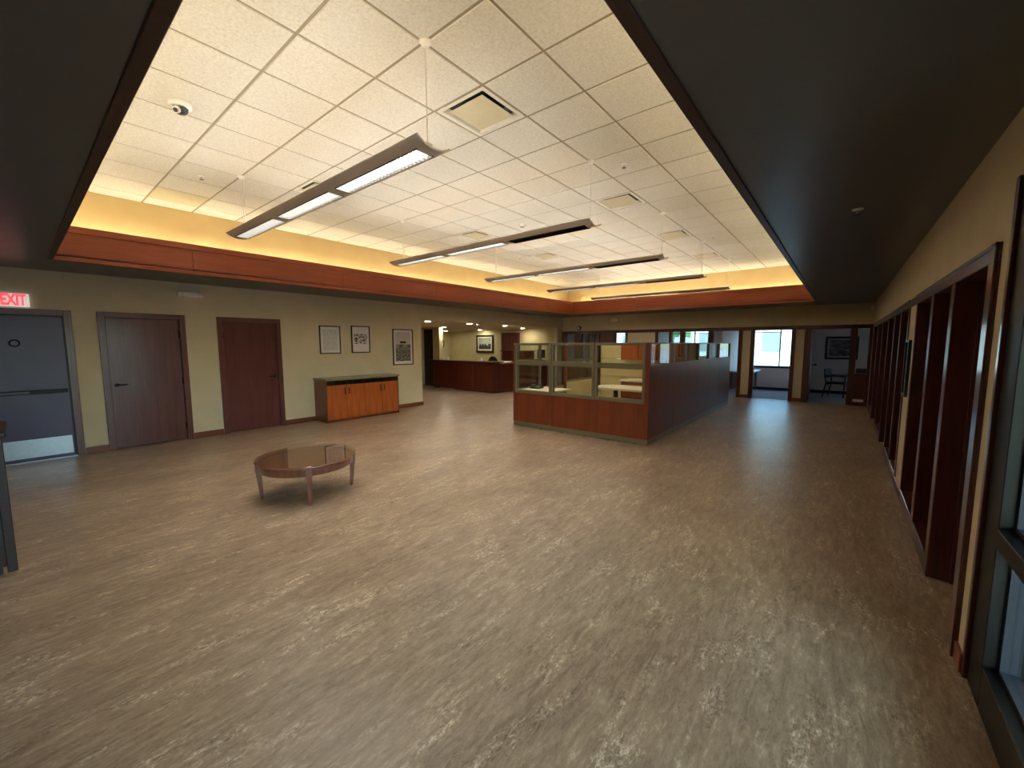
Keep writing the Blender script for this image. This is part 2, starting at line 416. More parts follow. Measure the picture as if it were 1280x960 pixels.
# ------------------------------------------------------------------ ceiling tiles and grid
ceil_o = struct(empty('ceiling', (0, 0, ZC)), 'white lay-in tile ceiling above the recess')
T = .6096
gx = [-1.838 - T * k for k in range(-4, 12)]; gx = sorted(gx)
gy = [1.410 + T * j for j in range(-4, 22)]
cells_vent = {}
def cell(x, y):
    i = max(k for k, v in enumerate(gx) if v <= x); j = max(k for k, v in enumerate(gy) if v <= y); return i, j
VENTS = [(-2.74, 2.87), (-2.74, 5.95), (-2.73, 8.38), (-2.72, 10.72), (-5.75, 2.80), (-5.80, 5.93), (-5.83, 8.37), (-7.48, 12.35)]
vent_cells = [cell(*v) for v in VENTS]
beige_cell = cell(-7.6, 1.7)
meshes = {}
def tile_mesh(w, d):
    k = (round(w, 3), round(d, 3))
    if k not in meshes:
        b = bmesh.new(); g = .010; e = .006; zt, zb = .03, -.007
        def ring(ix, z): return [b.verts.new(p) for p in ((-w / 2 + ix, -d / 2 + ix, z), (w / 2 - ix, -d / 2 + ix, z), (w / 2 - ix, d / 2 - ix, z), (-w / 2 + ix, d / 2 - ix, z))]
        A, B_, C_ = ring(g, zt), ring(g, zb + e), ring(g + e, zb)
        for P, Q in ((A, B_), (B_, C_)):
            for i in range(4): b.faces.new((P[i], P[(i + 1) % 4], Q[(i + 1) % 4], Q[i]))
        b.faces.new(C_); b.faces.new(A[::-1])
        bmesh.ops.recalc_face_normals(b, faces=list(b.faces))
        me = bpy.data.meshes.new('ceiling_tile'); b.to_mesh(me); b.free(); me.materials.append(M['tile']); meshes[k] = me
    return meshes[k]
for i in range(len(gx) - 1):
    for j in range(len(gy) - 1):
        x0, x1 = max(gx[i], CX0), min(gx[i + 1], CX1); y0, y1 = max(gy[j], CY0), min(gy[j + 1], CY1)
        if x1 - x0 < .05 or y1 - y0 < .05 or (i, j) in vent_cells: continue
        o = bpy.data.objects.new('ceiling_tile', tile_mesh(x1 - x0, y1 - y0)); COL.objects.link(o); o.parent = ceil_o
        o.location = ((x0 + x1) / 2, (y0 + y1) / 2, 0)
        if (i, j) == beige_cell:
            me = o.data.copy(); me.materials.clear(); me.materials.append(M['beige_tile']); o.data = me; o['label'] = 'flat beige ceiling panel'
mb = MB()
for x in gx:
    if CX0 < x < CX1: mb.box(x - .012, x + .012, CY0, CY1, ZC - .001, ZC + .02)
for y in gy:
    if CY0 < y < CY1: mb.box(CX0, CX1, y - .012, y + .012, ZC - .0015, ZC + .02)
mb.box(CX0, CX0 + .022, CY0, CY1, ZC - .004, ZC + .02).box(CX1 - .022, CX1, CY0, CY1, ZC - .004, ZC + .02)
mb.box(CX0, CX1, CY1 - .022, CY1, ZC - .004, ZC + .02).box(CX0, CX1, CY0, CY0 + .022, ZC - .004, ZC + .02)
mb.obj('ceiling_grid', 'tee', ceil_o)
rf_ = struct(empty('roof', (0, 0, ZC)))
bx('roof_slab', 'grid', rf_, -18.2, XE + .1, YN - .1, 14.5, ZC + .06, ZC + .16); bx('roof_slab', 'grid', rf_, -18.2, 2.1, 14.5, YE + .2, ZC + .06, ZC + .16)

# cove walls
cw = struct(empty('wall_cove'), 'warm lit tan wall above the wood fascia')
for a in ((CX0 - .05, CX0, CY0, CY1), (CX1, CX1 + .05, CY0, CY1), (CX0 - .05, CX1 + .05, CY1, CY1 + .05), (CX0 - .05, CX1 + .05, CY0 - .05, CY0)):
    bx('cove_wall', 'cove', cw, a[0], a[1], a[2], a[3], ZS + .05, ZC + .05)
# soffit slabs
so = struct(empty('soffit'), 'dark satin dropped soffit around the ceiling recess')
for a in ((XL - .1, FX0, YN, YB + .2), (FX1, XR + .1, YN, YB + .2), (FX0, FX1, FY1, YB + .2), (FX0, FX1, YN, FY0)):
    bx('soffit_slab', 'soffit', so, a[0], a[1], a[2], a[3], ZS, ZS + .06)
# fascia
fa = struct(empty('trim_fascia'), 'cherry wood fascia around the ceiling recess')
def fascia_run(along, lo, hi, face, out, mat, joints):
    """panels, top rail, bottom lip. out: +1/-1 direction of the trough behind the face"""
    js = [lo] + [j for j in joints if lo < j < hi] + [hi]
    def B(name, a0, a1, d0, d1, z0, z1, bev=0.0):
        d0, d1 = face + out * d0, face + out * d1
        if along == 'Y': bx(name, mat, fa, d0, d1, a0, a1, z0, z1, bev)
        else: bx(name, mat, fa, a0, a1, d0, d1, z0, z1, bev)
    for a, b in zip(js, js[1:]): B('fascia_panel', a + .003, b - .003, 0, .02, ZS + .045, ZF - .092, .002)
    B('fascia_backing', lo, hi, .008, .04, ZS + .03, ZF - .03)
    B('fascia_top_rail', lo, hi, -.012, .05, ZF - .085, ZF, .004)
    B('fascia_lip', lo, hi, -.012, .045, ZS - .012, ZS + .04, .004)
fascia_run('Y', FY0, FY1, FX0, -1, 'fascia', [1.83 + 2.371 * k for k in range(5)])
fascia_run('X', FX0, FX1, FY1, 1, 'fasciax', [FX0 + 2.371 * k for k in range(1, 3)])
fascia_run('Y', FY0, FY1, FX1, 1, 'lip', [1.83 + 2.371 * k for k in range(5)])
fascia_run('X', FX0, FX1, FY0, -1, 'lip', [FX0 + 2.371 * k for k in range(1, 3)])
# cove lamps: one continuous row of tubes per side, lying in the trough
def cove_row(along, lo, hi, pos, lab):
    t = thing('cove_light', lab, 'cove light', (0, 0, 0), 'cove lights hidden behind the fascia')
    n = max(1, int((hi - lo) / 1.22)); st = (hi - lo) / n
    h = MB(); l = MB()
    for i in range(n):
        a, b = lo + i * st + .03, lo + (i + 1) * st - .03
        for (m_, r, z0, z1) in ((h, .03, ZS + .06, ZS + .31), (l, .02, ZS + .31, ZS + .345)):
            if along == 'Y': m_.box(pos - r, pos + r, a, b, z0, z1)
            else: m_.box(a, b, pos - r, pos + r, z0, z1)
    h.obj('channel', 'white', t); l.obj('tube', 'cove_lamp', t)
cove_row('Y', FY0, FY1, CX0 + .13, 'cove strip light behind fascia over the doors')
cove_row('X', FX0, FX1, CY1 - .13, 'cove strip light behind fascia over the offices')
cove_row('Y', FY0, FY1, CX1 - .13, 'cove strip light behind fascia over the office bays')
cove_row('X', FX0, FX1, CY0 + .13, 'cove strip light behind the fascia nearest the entrance')

# ------------------------------------------------------------------ left wall with three doors
wl_ = struct(empty('wall_left'), 'tan wallcovered wall with three doors')
D1, D2, D3 = (-.40, .52), (.955, 1.872), (2.505, 3.425)   # leaf openings along Y
ZD = 2.10; YLE = 7.10
ys = [YN] + [v for d in (D1, D2, D3) for v in (d[0] - .02, d[1] + .02)] + [YLE]
for a, b in zip(ys[0::2], ys[1::2]): bx('wall_panel', 'tan', wl_, XL - .14, XL, a, b, 0, ZS + .06)
for d in (D1, D2, D3): bx('wall_panel', 'tan', wl_, XL - .14, XL, d[0] - .02, d[1] + .02, ZD + .02, ZS + .06)
bx('wall_header', 'tan', wl_, XL - .14, XL, YLE, 13.90, 2.335, ZS + .06)
bx('wall_panel', 'tan', wl_, XL - .14, XL, 13.90, YB + .12, 0, ZS + .06)
bb = struct(empty('baseboard_left'), 'reddish wood baseboard below the tan wall')
for a, b in ((YN, D1[0] - .09), (D1[1] + .09, D2[0] - .08), (D2[1] + .09, D3[0] - .09), (D3[1] + .09, YLE)):
    bx('baseboard', 'base', bb, XL, XL + .014, a, b, 0, .10, .003)
bx('baseboard', 'base', bb, XL - .14, XL + .014, YLE, YLE + .014, 0, .10, .003)

def hinge(par, y, z): MB().tube((XL - .004, y, z - .06), (XL - .004, y, z + .06), .012, seg=8).obj('hinge', 'bronze', par)
def left_door(name, d, mat, label, hinge_side, handle, fw_=.085):
    t = struct(empty(name, (XL, (d[0] + d[1]) / 2, 0)), label)
    y0, y1 = d
    bx('door_leaf', mat, t, XL - .055, XL - .012, y0 + .004, y1 - .004, .012, ZD - .004, .002)
    for a, b in ((y0 - fw_, y0), (y1, y1 + fw_)): bx('casing', 'frame', t, XL - .02, XL + .022, a, b, 0, ZD + fw_, .004)
    bx('casing', 'frame', t, XL - .02, XL + .022, y0, y1, ZD, ZD + fw_, .004)
    for a, b in ((y0 - .02, y0), (y1, y1 + .02)): bx('jamb', 'frame', t, XL - .14, XL - .02, a, b, 0, ZD)
    bx('jamb', 'frame', t, XL - .14, XL - .02, y0 - .02, y1 + .02, ZD, ZD + .02)
    bx('door_backing', 'mahog', t, XL - .14, XL - .12, y0, y1, 0, ZD)
    hy = y1 - .005 if hinge_side > 0 else y0 + .005
    if handle:
        for z in (.25, 1.05, 1.85): hinge(t, hy, z)
        ky = y0 + .07 if hinge_side > 0 else y1 - .07
        sg = 1 if hinge_side > 0 else -1
        h = MB().tube((XL - .013, ky, 1.035), (XL - .002, ky, 1.035), .032, seg=16)
        h.tube((XL - .004, ky, 1.035), (XL + .045, ky, 1.035), .011, seg=10)
        h.box(XL + .036, XL + .052, min(ky - sg * .01, ky + sg * .125), max(ky - sg * .01, ky + sg * .125), 1.024, 1.046, .004)
        h.obj('lever_handle', 'bronze', t, True)
        bx('strike_plate', 'bronze', t, XL - .02, XL + .001, (y0 - .004 if hinge_side > 0 else y1 - .004), (y0 + .004 if hinge_side > 0 else y1 + .004), .98, 1.09)
    return t
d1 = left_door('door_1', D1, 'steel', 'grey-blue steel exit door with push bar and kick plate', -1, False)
bx('kick_plate', 'brushed', d1, XL - .012, XL - .009, D1[0] + .03, D1[1] - .035, .055, .32)
pb = MB().box(XL - .012, XL + .05, D1[0] + .05, D1[1] - .03, .975, 1.03, .006)
po = pb.obj('push_bar', 'bronze', d1)
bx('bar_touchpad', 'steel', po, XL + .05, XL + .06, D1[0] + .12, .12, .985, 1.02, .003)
pv = MB()
for i in range(24):
    a, b = 2 * PI * i / 24, 2 * PI * (i + 1) / 24
    pv.tube((XL - .008, .035 + .045 * math.cos(a), 1.70 + .045 * math.sin(a)), (XL - .008, .035 + .045 * math.cos(b), 1.70 + .045 * math.sin(b)), .010, seg=6)
pv.obj('viewer_ring', 'bronze', d1)
for y in (D1[1] - .002,): bx('weather_strip', 'black', d1, XL - .03, XL - .006, D1[1] - .018, D1[1] - .001, .012, ZD - .004)
bx('weather_strip', 'black', d1, XL - .03, XL - .006, D1[0], D1[1], ZD - .02, ZD - .004)
bx('threshold', 'brushed', d1, XL - .06, XL + .03, D1[0], D1[1], 0, .012)
d2 = left_door('door_2', D2, 'door', 'mahogany flush door with lever on its left, between exit door and next door', 1, True)
d3 = left_door('door_3', D3, 'door', 'mahogany flush door with lever on its right, nearest the cabinet', -1, True)

# exit sign, on the wall above door_1
ex = thing('exit_sign', 'lit EXIT sign with red letters above the steel door', 'sign', (XL, .05, 2.29))
bx('housing', 'exitface', ex, XL, XL + .05, -.14, .215, 2.205, 2.385, .004)
fc = bpy.data.curves.new('letters', 'FONT'); fc.body = 'EXIT'; fc.size = .215; fc.align_x = 'CENTER'; fc.align_y = 'CENTER'; fc.extrude = .002; fc.offset = .009
fo = bpy.data.objects.new('letters', fc); COL.objects.link(fo); fo.parent = ex
fc.materials.append(M['red'])
bpy.context.view_layer.update()
lme = bpy.data.meshes.new_from_object(fo.evaluated_get(bpy.context.evaluated_depsgraph_get())); bpy.data.objects.remove(fo)
fo = bpy.data.objects.new('letters', lme); COL.objects.link(fo); fo.parent = ex
fo.rotation_euler = (PI / 2, 0, PI / 2); fo.location = (.0505, .022, .003); fo.scale = (.52, .98, 1)
if not lme.materials: lme.materials.append(M['red'])

# emergency light
el = thing('emergency_light', 'white twin-head emergency light above the middle doors', 'emergency light', (XL, 2.05, 2.54))
bx('body', 'white', el, XL, XL + .08, 1.94, 2.16, 2.50, 2.59, .012)
for y in (1.91, 2.185):
    h = MB().tube((XL + .02, y, 2.55), (XL + .10, y, 2.535), .036, .042, 14).obj('lamp_head', 'white', el, True)
    MB().tube((XL + .10, y, 2.535), (XL + .104, y, 2.534), .036, seg=14).obj('lens', 'glass', h)

# ------------------------------------------------------------------ framed pictures
def picture_x(name, label, cat, x, y0, y1, z0, z1, art, matte=.035, fr=.022, sgn=1, frame='black', group=None):
    t = thing(name, label, cat, (x, (y0 + y1) / 2, z0), group)
    d = lambda v: x + sgn * v
    for a in ((y0, y1, z0, z0 + fr), (y0, y1, z1 - fr, z1), (y0, y0 + fr, z0 + fr, z1 - fr), (y1 - fr, y1, z0 + fr, z1 - fr)):
        bx('frame_rail', frame, t, d(0), d(.028), *a, .003)
    bx('backing', frame, t, d(0), d(.010), y0 + fr, y1 - fr, z0 + fr, z1 - fr)
    bx('print', art, t, d(.010), d(.014), y0 + fr, y1 - fr, z0 + fr, z1 - fr)
    return t
def picture_y(name, label, cat, y, x0, x1, z0, z1, art, fr=.05, frame='black'):
    t = thing(name, label, cat, ((x0 + x1) / 2, y, z0))
    for a, b in (((x0, x1), (z0, z0 + fr)), ((x0, x1), (z1 - fr, z1)), ((x0, x0 + fr), (z0 + fr, z1 - fr)), ((x1 - fr, x1), (z0 + fr, z1 - fr))):
        bx('frame_rail', frame, t, a[0], a[1], y - .035, y, b[0], b[1], .005)
    bx('backing', frame, t, x0 + fr, x1 - fr, y - .012, y, z0 + fr, z1 - fr)
    bx('print', art, t, x0 + fr, x1 - fr, y - .016, y - .012, z0 + fr, z1 - fr)
    return t
g_ = 'framed pictures over the cabinet'
picture_x('framed_picture', 'pale faded print in a thin black frame, nearest the doors', 'picture', XL, 4.30, 4.78, 1.465, 2.09, art_mat('print_sketch', 'sketch'), group=g_)
picture_x('framed_picture', 'dark ink drawing in a thin black frame, middle of three pictures', 'picture', XL, 5.05, 5.525, 1.475, 2.11, art_mat('print_drawing', 'drawing'), group=g_)
picture_x('framed_picture', 'tall framed black and white group photo beside the reception opening', 'picture', XL, 6.175, 6.80, 1.137, 2.065, art_mat('print_group', 'group'), group=g_)

# ------------------------------------------------------------------ cherry buffet cabinet
cb = thing('buffet_cabinet', 'cherry four-door buffet cabinet with granite top against left wall', 'cabinet', (-8.7, 5.03, 0))
cx0, cx1, cy0, cy1 = XL + .012, -8.42, 4.13, 5.93
bx('carcass', 'cabdark', cb, cx0, cx1 - .02, cy0 + .018, cy1 - .018, .05, .89)
bx('side_panel', 'cabdark', cb, cx0, cx1, cy0, cy0 + .018, .0, .90, .002)
bx('side_panel', 'cabdark', cb, cx0, cx1, cy1 - .018, cy1, .0, .90, .002)
bx('plinth', 'cabdark', cb, cx0, cx1 - .03, cy0 + .018, cy1 - .018, 0, .05)
bx('granite_top', 'granite', cb, cx0, cx1 + .025, cy0 - .02, cy1 + .02, .90, .945, .005)
n = 12; st = (cy1 - cy0 - .06) / n
for i in range(n): bx('frieze_tile', 'darktile', cb, cx1 - .02, cx1 - .001, cy0 + .03 + i * st + .006, cy0 + .03 + (i + 1) * st - .006, .805, .892, .003)
bx('frieze_rail', 'bronze', cb, cx1 - .02, cx1 - .008, cy0 + .018, cy1 - .018, .80, .90)
dw = (cy1 - cy0 - .036) / 4
for i in range(4):
    a = cy0 + .018 + i * dw
    d = bx('door', 'cab', cb, cx1 - .02, cx1 + .001, a + .003, a + dw - .003, .052, .795, .003)
    hy = a + dw - .05 if i % 2 == 0 else a + .05
    MB().box(cx1 + .001, cx1 + .026, hy - .006, hy + .006, .60, .615).box(cx1 + .001, cx1 + .026, hy - .006, hy + .006, .715, .73).box(cx1 + .02, cx1 + .032, hy - .006, hy + .006, .60, .73).obj('handle', 'bronze', d)

# ------------------------------------------------------------------ round coffee table
ct = thing('coffee_table', 'low round mahogany coffee table with inset glass top', 'table', (-4.655, 2.03, 0))
c0 = (-4.655, 2.03, 0)
MB().lathe([(.445, .315), (.475, .315), (.48, .325), (.48, .39), (.492, .395), (.495, .405), (.49, .41), (.445, .41), (.445, .315)], c0, 64).obj('apron', 'table', ct, True)
MB().lathe([(0, .414), (.512, .414), (.518, .418), (.518, .424), (.512, .428), (0, .428)], c0, 72).obj('glass_top', 'tglass', ct)
bo = MB().lathe([(0, .39), (.447, .39), (.447, .405), (0, .405)], c0, 64).obj('under_panel', 'tabletop', ct)
for k in range(4):
    a = math.radians(-22.6 + 90 * k); x, y = c0[0] + .455 * math.cos(a), c0[1] + .455 * math.sin(a)
    l = MB(); ca, sa = math.cos(a), math.sin(a)
    ring = []
    for z, h, o_ in ((.41, .031, 0.02), (.31, .031, .02), (.30, .027, .02), (.0, .015, .0)):
        ring.append([l.bm.verts.new((x + (u * h + o_) * ca - v * h * sa, y + (u * h + o_) * sa + v * h * ca, z)) for u, v in ((-1, -1), (1, -1), (1, 1), (-1, 1))])
    for A, B_ in zip(ring, ring[1:]):
        for i in range(4): l.bm.faces.new((A[i], A[(i + 1) % 4], B_[(i + 1) % 4], B_[i]))
    l.bm.faces.new(ring[0]); l.bm.faces.new(ring[-1][::-1]); l.obj('leg', 'table', ct)

# ------------------------------------------------------------------ writing desk at the left edge of the frame
wd = thing('writing_desk', 'dark mahogany stand-up writing desk cut off beside the exit door', 'desk', (-5.0, -.85, 0))
bx('body', 'lip', wd, -5.22, -4.66, -1.58, -.13, .06, 1.02, .004)
bx('plinth', 'lip', wd, -5.18, -4.68, -1.54, -.16, 0, .06)
bx('corner_post', 'lip', wd, -4.68, -4.63, -.14, -.09, .02, 1.02, .004)
bx('corner_post', 'lip', wd, -4.68, -4.63, -1.62, -1.57, .02, 1.02, .004)
bx('top', 'lip', wd, -5.27, -4.60, -1.66, -.07, 1.02, 1.06, .008)
bx('side_panel', 'lip', wd, -4.66, -4.645, -1.50, -.22, .14, .94, .003)

# ------------------------------------------------------------------ pendant lights
def make_pendant(label, y, dark_right):
    x0, x1, zb = -6.28, -2.36, 3.06
    t = thing('pendant_light', label, 'pendant light', ((x0 + x1) / 2, y, zb), 'linear pendant lights in a row')
    R, hw, th = .26, .155, .012      # crescent trough: arc, opening upward
    amax = math.asin(hw / R); n = 12
    outer, inner = [], []
    for i in range(n + 1):
        a = -amax + 2 * amax * i / n
        outer.append((y + R * math.sin(a), zb + R - R * math.cos(a)))
    for i in range(n + 1):
        a = amax - 2 * amax * i / n
        inner.append((y + R * math.sin(a) * .985, zb + th + (R - R * math.cos(a))))
    # slots for the three lens windows: body drawn as end pieces, bridges and side strips
    slots = [(x0 + .10, x0 + 1.27), (x0 + 1.39, x0 + 2.53), (x0 + 2.65, x1 - .10)]
    ai = .30
    def shell(a0, a1, xa, xb, mb_):
        k = 8; p = []
        for i in range(k + 1):
            a = a0 + (a1 - a0) * i / k; p.append((y + R * math.sin(a), zb + R - R * math.cos(a)))
        for i in range(k, -1, -1):
            a = a0 + (a1 - a0) * i / k; p.append((y + (R - th) * math.sin(a), zb + R - (R - th) * math.cos(a)))
        mb_.prism(p, 'X', xa, xb)
    b = MB()
    shell(-amax, -ai, x0, x1, b); shell(ai, amax, x0, x1, b)
    xs = [x0] + [v for s in slots for v in s] + [x1]
    for xa, xb in zip(xs[0::2], xs[1::2]): shell(-ai, ai, xa, xb, b)
    b.obj('trough', 'pend', t, True)
    # spine holding the up-light tubes
    bx('spine', 'pendin', t, x0 + .05, x1 - .05, y - .03, y + .03, zb + .034, zb + .064, .002)
    for s in (-1, 1): bx('up_tube', 'lamp', t, x0 + .12, x1 - .12, y + s * .055 - .010, y + s * .055 + .010, zb + .036, zb + .052)
    bx('added_tube_shield', 'perf', t, x0 + .10, x1 - .10, y - .075, y + .075, zb + .064, zb + .067)  # unseen shield added to soften hot spots on the ceiling
    for k, (xa, xb) in enumerate(slots):
        off = dark_right and k == 2
        fr = MB()
        w = R * math.sin(ai)
        fr.box(xa, xb, y - w, y - w + .006, zb + .004, zb + .03).box(xa, xb, y + w - .006, y + w, zb + .004, zb + .03).box(xa, xa + .008, y - w, y + w, zb + .004, zb + .03).box(xb - .008, xb, y - w, y + w, zb + .004, zb + .03)
        lo = fr.obj('louver', 'bronze' if off else 'louver', t)
        bx('lens', 'lens_off' if off else 'lens', lo, xa + .008, xb - .008, y - w + .006, y + w - .006, zb + .028, zb + .032)
        for i in range(1, 24):
            xx = xa + (xb - xa) * i / 24
            bx('blade', 'bronze' if off else 'louver', lo, xx - .0025, xx + .0025, y - w + .006, y + w - .006, zb + .006, zb + .027)
    for xd in (-6.09, -2.43):
        MB().tube((xd, y, zb + .07), (xd, y, ZC - .03), .0035, seg=6).obj('cable', 'cable', t)
        MB().lathe([(0, 0), (.02, 0), (.035, .012), (.045, .03), (.045, .033), (0, .033)], (xd, y, ZC - .035), 20).obj('ceiling_cup', 'white', t, True)
        if xd < -5: MB().tube((xd + .02, y + .012, zb + .07), (xd + .03, y + .012, ZC - .02), .0045, seg=6).obj('power_cord', 'cable', t)
    return t
P_LAB = ['linear pendant light, nearest of the row, largest in view', 'linear pendant light, second of the row from the front',
         'linear pendant light, third of the row from the front', 'linear pendant light, second of the row from the far fascia', 'linear pendant light nearest the far fascia, last of the row']
for k, y in enumerate((2.02, 4.46, 6.90, 9.34, 11.78)): make_pendant(P_LAB[k], y, k >= 1)

# ------------------------------------------------------------------ ceiling diffusers
V_LAB = ['square ceiling air diffuser above the nearest pendant end', 'square ceiling air diffuser between second and third pendants, fascia-bay side',
         'square ceiling air diffuser between third and fourth pendants, bay side', 'square ceiling air diffuser between fourth and fifth pendants, bay side',
         'square ceiling air diffuser just behind the nearest pendant, door side', 'square ceiling air diffuser between second and third pendants, door side',
         'square ceiling air diffuser between third and fourth pendants, door side', 'square ceiling air diffuser in the far corner over reception']
for (i, j), lab in zip(vent_cells, V_LAB):
    xc, yc = (gx[i] + gx[i + 1]) / 2, (gy[j] + gy[j + 1]) / 2
    t = thing('air_diffuser', lab, 'air vent', (xc, yc, ZC), 'square ceiling air diffusers')
    h = T / 2 - .012
    def frame(o1, z1, o2, z2):
        b = bmesh.new(); m_ = MB(); m_.bm.free(); m_.bm = b
        A = [b.verts.new((xc + sx * o1, yc + sy * o1, z1)) for sx, sy in ((-1, -1), (1, -1), (1, 1), (-1, 1))]
        B_ = [b.verts.new((xc + sx * o2, yc + sy * o2, z2)) for sx, sy in ((-1, -1), (1, -1), (1, 1), (-1, 1))]
        for k in range(4): b.faces.new((A[k], A[(k + 1) % 4], B_[(k + 1) % 4], B_[k]))
        return m_
    frame(h, ZC - .004, h - .04, ZC - .004).obj('flange', 'grid', t)
    frame(h - .04, ZC - .004, h - .075, ZC + .035).obj('cone', 'grid', t)
    bx('throat', 'black', t, xc - h + .05, xc + h - .05, yc - h + .05, yc + h - .05, ZC + .045, ZC + .055)
    bx('plate', 'offwhite' if i < 0 else 'beige_tile', t, xc - h + .085, xc + h - .085, yc - h + .085, yc + h - .085, ZC - .004, ZC + .002, .002)

# dome camera, sprinklers, detectors
dc = thing('dome_camera', 'white dome security camera on the ceiling near the dark edge', 'camera', (-4.68, 1.11, ZC))
cc = (-4.68, 1.11, ZC)
MB().lathe([(0, -.008), (.078, -.008), (.085, -.02), (.085, -.04), (.076, -.052), (.058, -.056), (0, -.056)], cc, 32).obj('base', 'white', dc, True)
db = MB().lathe([(.058, -.056), (.053, -.08), (.036, -.10), (0, -.108)], cc, 28).obj('dome', 'black', dc, True)
MB().tube((cc[0] + .03, cc[1] - .03, ZC - .085), (cc[0] + .045, cc[1] - .045, ZC - .10), .028, seg=18).obj('eyeball', 'white', db, True)
MB().tube((cc[0] + .045, cc[1] - .045, ZC - .10), (cc[0] + .050, cc[1] - .050, ZC - .105), .018, seg=14).obj('lens', 'black', db, True)
def sprinkler(x, y, z, label):
    t = thing('fire_sprinkler', label, 'sprinkler', (x, y, z), 'pendent fire sprinklers')
    MB().lathe([(0, -.0), (.038, -.0), (.036, -.008), (.02, -.012), (0, -.012)], (x, y, z - .008), 18).obj('escutcheon', 'white', t, True)
    MB().tube((x, y, z - .012), (x, y, z - .05), .008, seg=8).obj('stem', 'brushed', t)
    MB().lathe([(0, 0), (.022, 0), (.022, .003), (0, .003)], (x, y, z - .055), 14).obj('deflector', 'bronze', t)
sprinkler(-6.44, 1.69, ZC, 'ceiling fire sprinkler beside the beige panel')
sprinkler(-2.16, 4.77, ZC, 'ceiling fire sprinkler beside the second pendant end')
sprinkler(-2.145, 8.98, ZC, 'ceiling fire sprinkler beside the fourth pendant end')
sprinkler(-6.30, 8.05, ZC, 'ceiling fire sprinkler above the third pendant, door side')
sprinkler(-6.30, 10.9, ZC, 'ceiling fire sprinkler between the two farthest pendants')
sprinkler(.016, 4.32, ZS, 'small sprinkler on the dark soffit over the office bays')
sd = thing('smoke_detector', 'white round smoke detector on the tile ceiling above second pendant', 'detector', (-4.6, 5.95, ZC))
MB().lathe([(0, -.05), (.04, -.05), (.055, -.04), (.065, -.02), (.07, -.008), (0, -.008)], (-4.6, 5.95, ZC), 24).obj('body', 'white', sd, True)
MB().lathe([(.03, -.056), (.034, -.056), (.034, -.05), (.03, -.05)], (-4.6, 5.95, ZC), 20).obj('grille_ring', 'louver', sd)
hs = thing('wall_strobe', 'white oval alarm strobe above the office fronts', 'alarm', (-6.72, YB, 2.56))
MB().lathe([(0, 0), (.17, 0), (.16, .04), (.10, .055), (0, .055)], (0, 0, 0), 28, 1, .42).obj('body', 'white', hs, True)
hb = hs.children[0]; hb.rotation_euler = (PI / 2, 0, 0); hb.location = (0, -.03, 0)
bx('lens', 'glass', hs, -6.77, -6.67, YB - .075, YB - .055, 2.54, 2.58)
wc = thing('wall_camera', 'small black dome camera on the wall above the office fronts', 'camera', (-8.2, YB, 2.30))
MB().tube((-8.2, YB, 2.30), (-8.2, YB - .05, 2.30), .085, .075, 20).obj('ring', 'bronze', wc, True)
MB().tube((-8.2, YB - .05, 2.30), (-8.2, YB - .075, 2.30), .05, .03, 16).obj('dome', 'white', wc, True)
ms = thing('motion_sensor', 'small white motion sensor in the far right wall corner', 'sensor', (.53, YB, 2.6))
bx('body', 'white', ms, .49, .55, YB - .05, YB, 2.55, 2.66, .012); bx('window', 'offwhite', ms, .50, .54, YB - .056, YB - .05, 2.57, 2.61)

# ------------------------------------------------------------------ cubicle
cu = thing('office_cubicle', 'cherry and glass panelled office cubicle standing mid-floor', 'cubicle', (-3.8, 9.5, 0))
CX_L, CX_R, CYF, CYK = -5.235, -2.45, 6.47, 12.50
TH = .07; Z0, Z1, Z2, Z3, Z4 = .10, .69, .755, 1.235, 1.695
def glazed(x0, x1, y0, y1, axis):
    """aluminium frame with two panes, part with rails/panes as sub-parts; fills z from Z1 to Z4"""
    m_ = MB(); f = .045
    mid0, mid1 = 1.255, 1.35
    if axis == 'X':
        for a, b in ((x0, x0 + f), (x1 - f, x1)): m_.box(a, b, y0, y1, Z1, Z4 - .0, .004)
        for a, b in ((Z1, Z2), (mid0, mid1), (Z4 - .045, Z4)): m_.box(x0 + f, x1 - f, y0, y1, a, b, .004)
        # sight-line groove in the middle rail
    else:
        for a, b in ((y0, y0 + f), (y1 - f, y1)): m_.box(x0, x1, a, b, Z1, Z4, .004)
        for a, b in ((Z1, Z2), (mid0, mid1), (Z4 - .045, Z4)): m_.box(x0, x1, y0 + f, y1 - f, a, b, .004)
    fr = m_.obj('glazing_frame', 'alum', cu)
    for a, b in ((Z2, mid0), (mid1, Z4 - .045)):
        if axis == 'X': bx('pane', 'cglass', fr, x0 + f, x1 - f, (y0 + y1) / 2 - .003, (y0 + y1) / 2 + .003, a, b)
        else: bx('pane', 'cglass', fr, (x0 + x1) / 2 - .003, (x0 + x1) / 2 + .003, y0 + f, y1 - f, a, b)
# front, three 36 inch panels
fx = [CX_L + .03, -4.315, -3.40, CX_R - .03]
for a, b in zip(fx, fx[1:]):
    bx('wood_panel', 'cub', cu, a + .003, b - .003, CYF, CYF + TH, Z0, Z1 - .002, .003)
    glazed(a + .006, b - .006, CYF + .006, CYF + TH - .006, 'X')
for x in (CX_L, CX_R - .03): bx('corner_post', 'cub', cu, x, x + .03, CYF - .002, CYF + TH, Z0, Z4, .003)
bx('corner_post', 'cub', cu, CX_R - .005, CX_R + .035, CYF - .002, CYF + TH, Z0, Z4, .003)
bx('base_rail', 'alum', cu, CX_L + .005, CX_R + .03, CYF + .008, CYF + TH, .012, Z0)
for i in range(6): MB().tube((CX_L + .2 + i * .48, CYF + .035, 0), (CX_L + .2 + i * .48, CYF + .035, .02), .02, seg=10).obj('glide', 'black', cu)
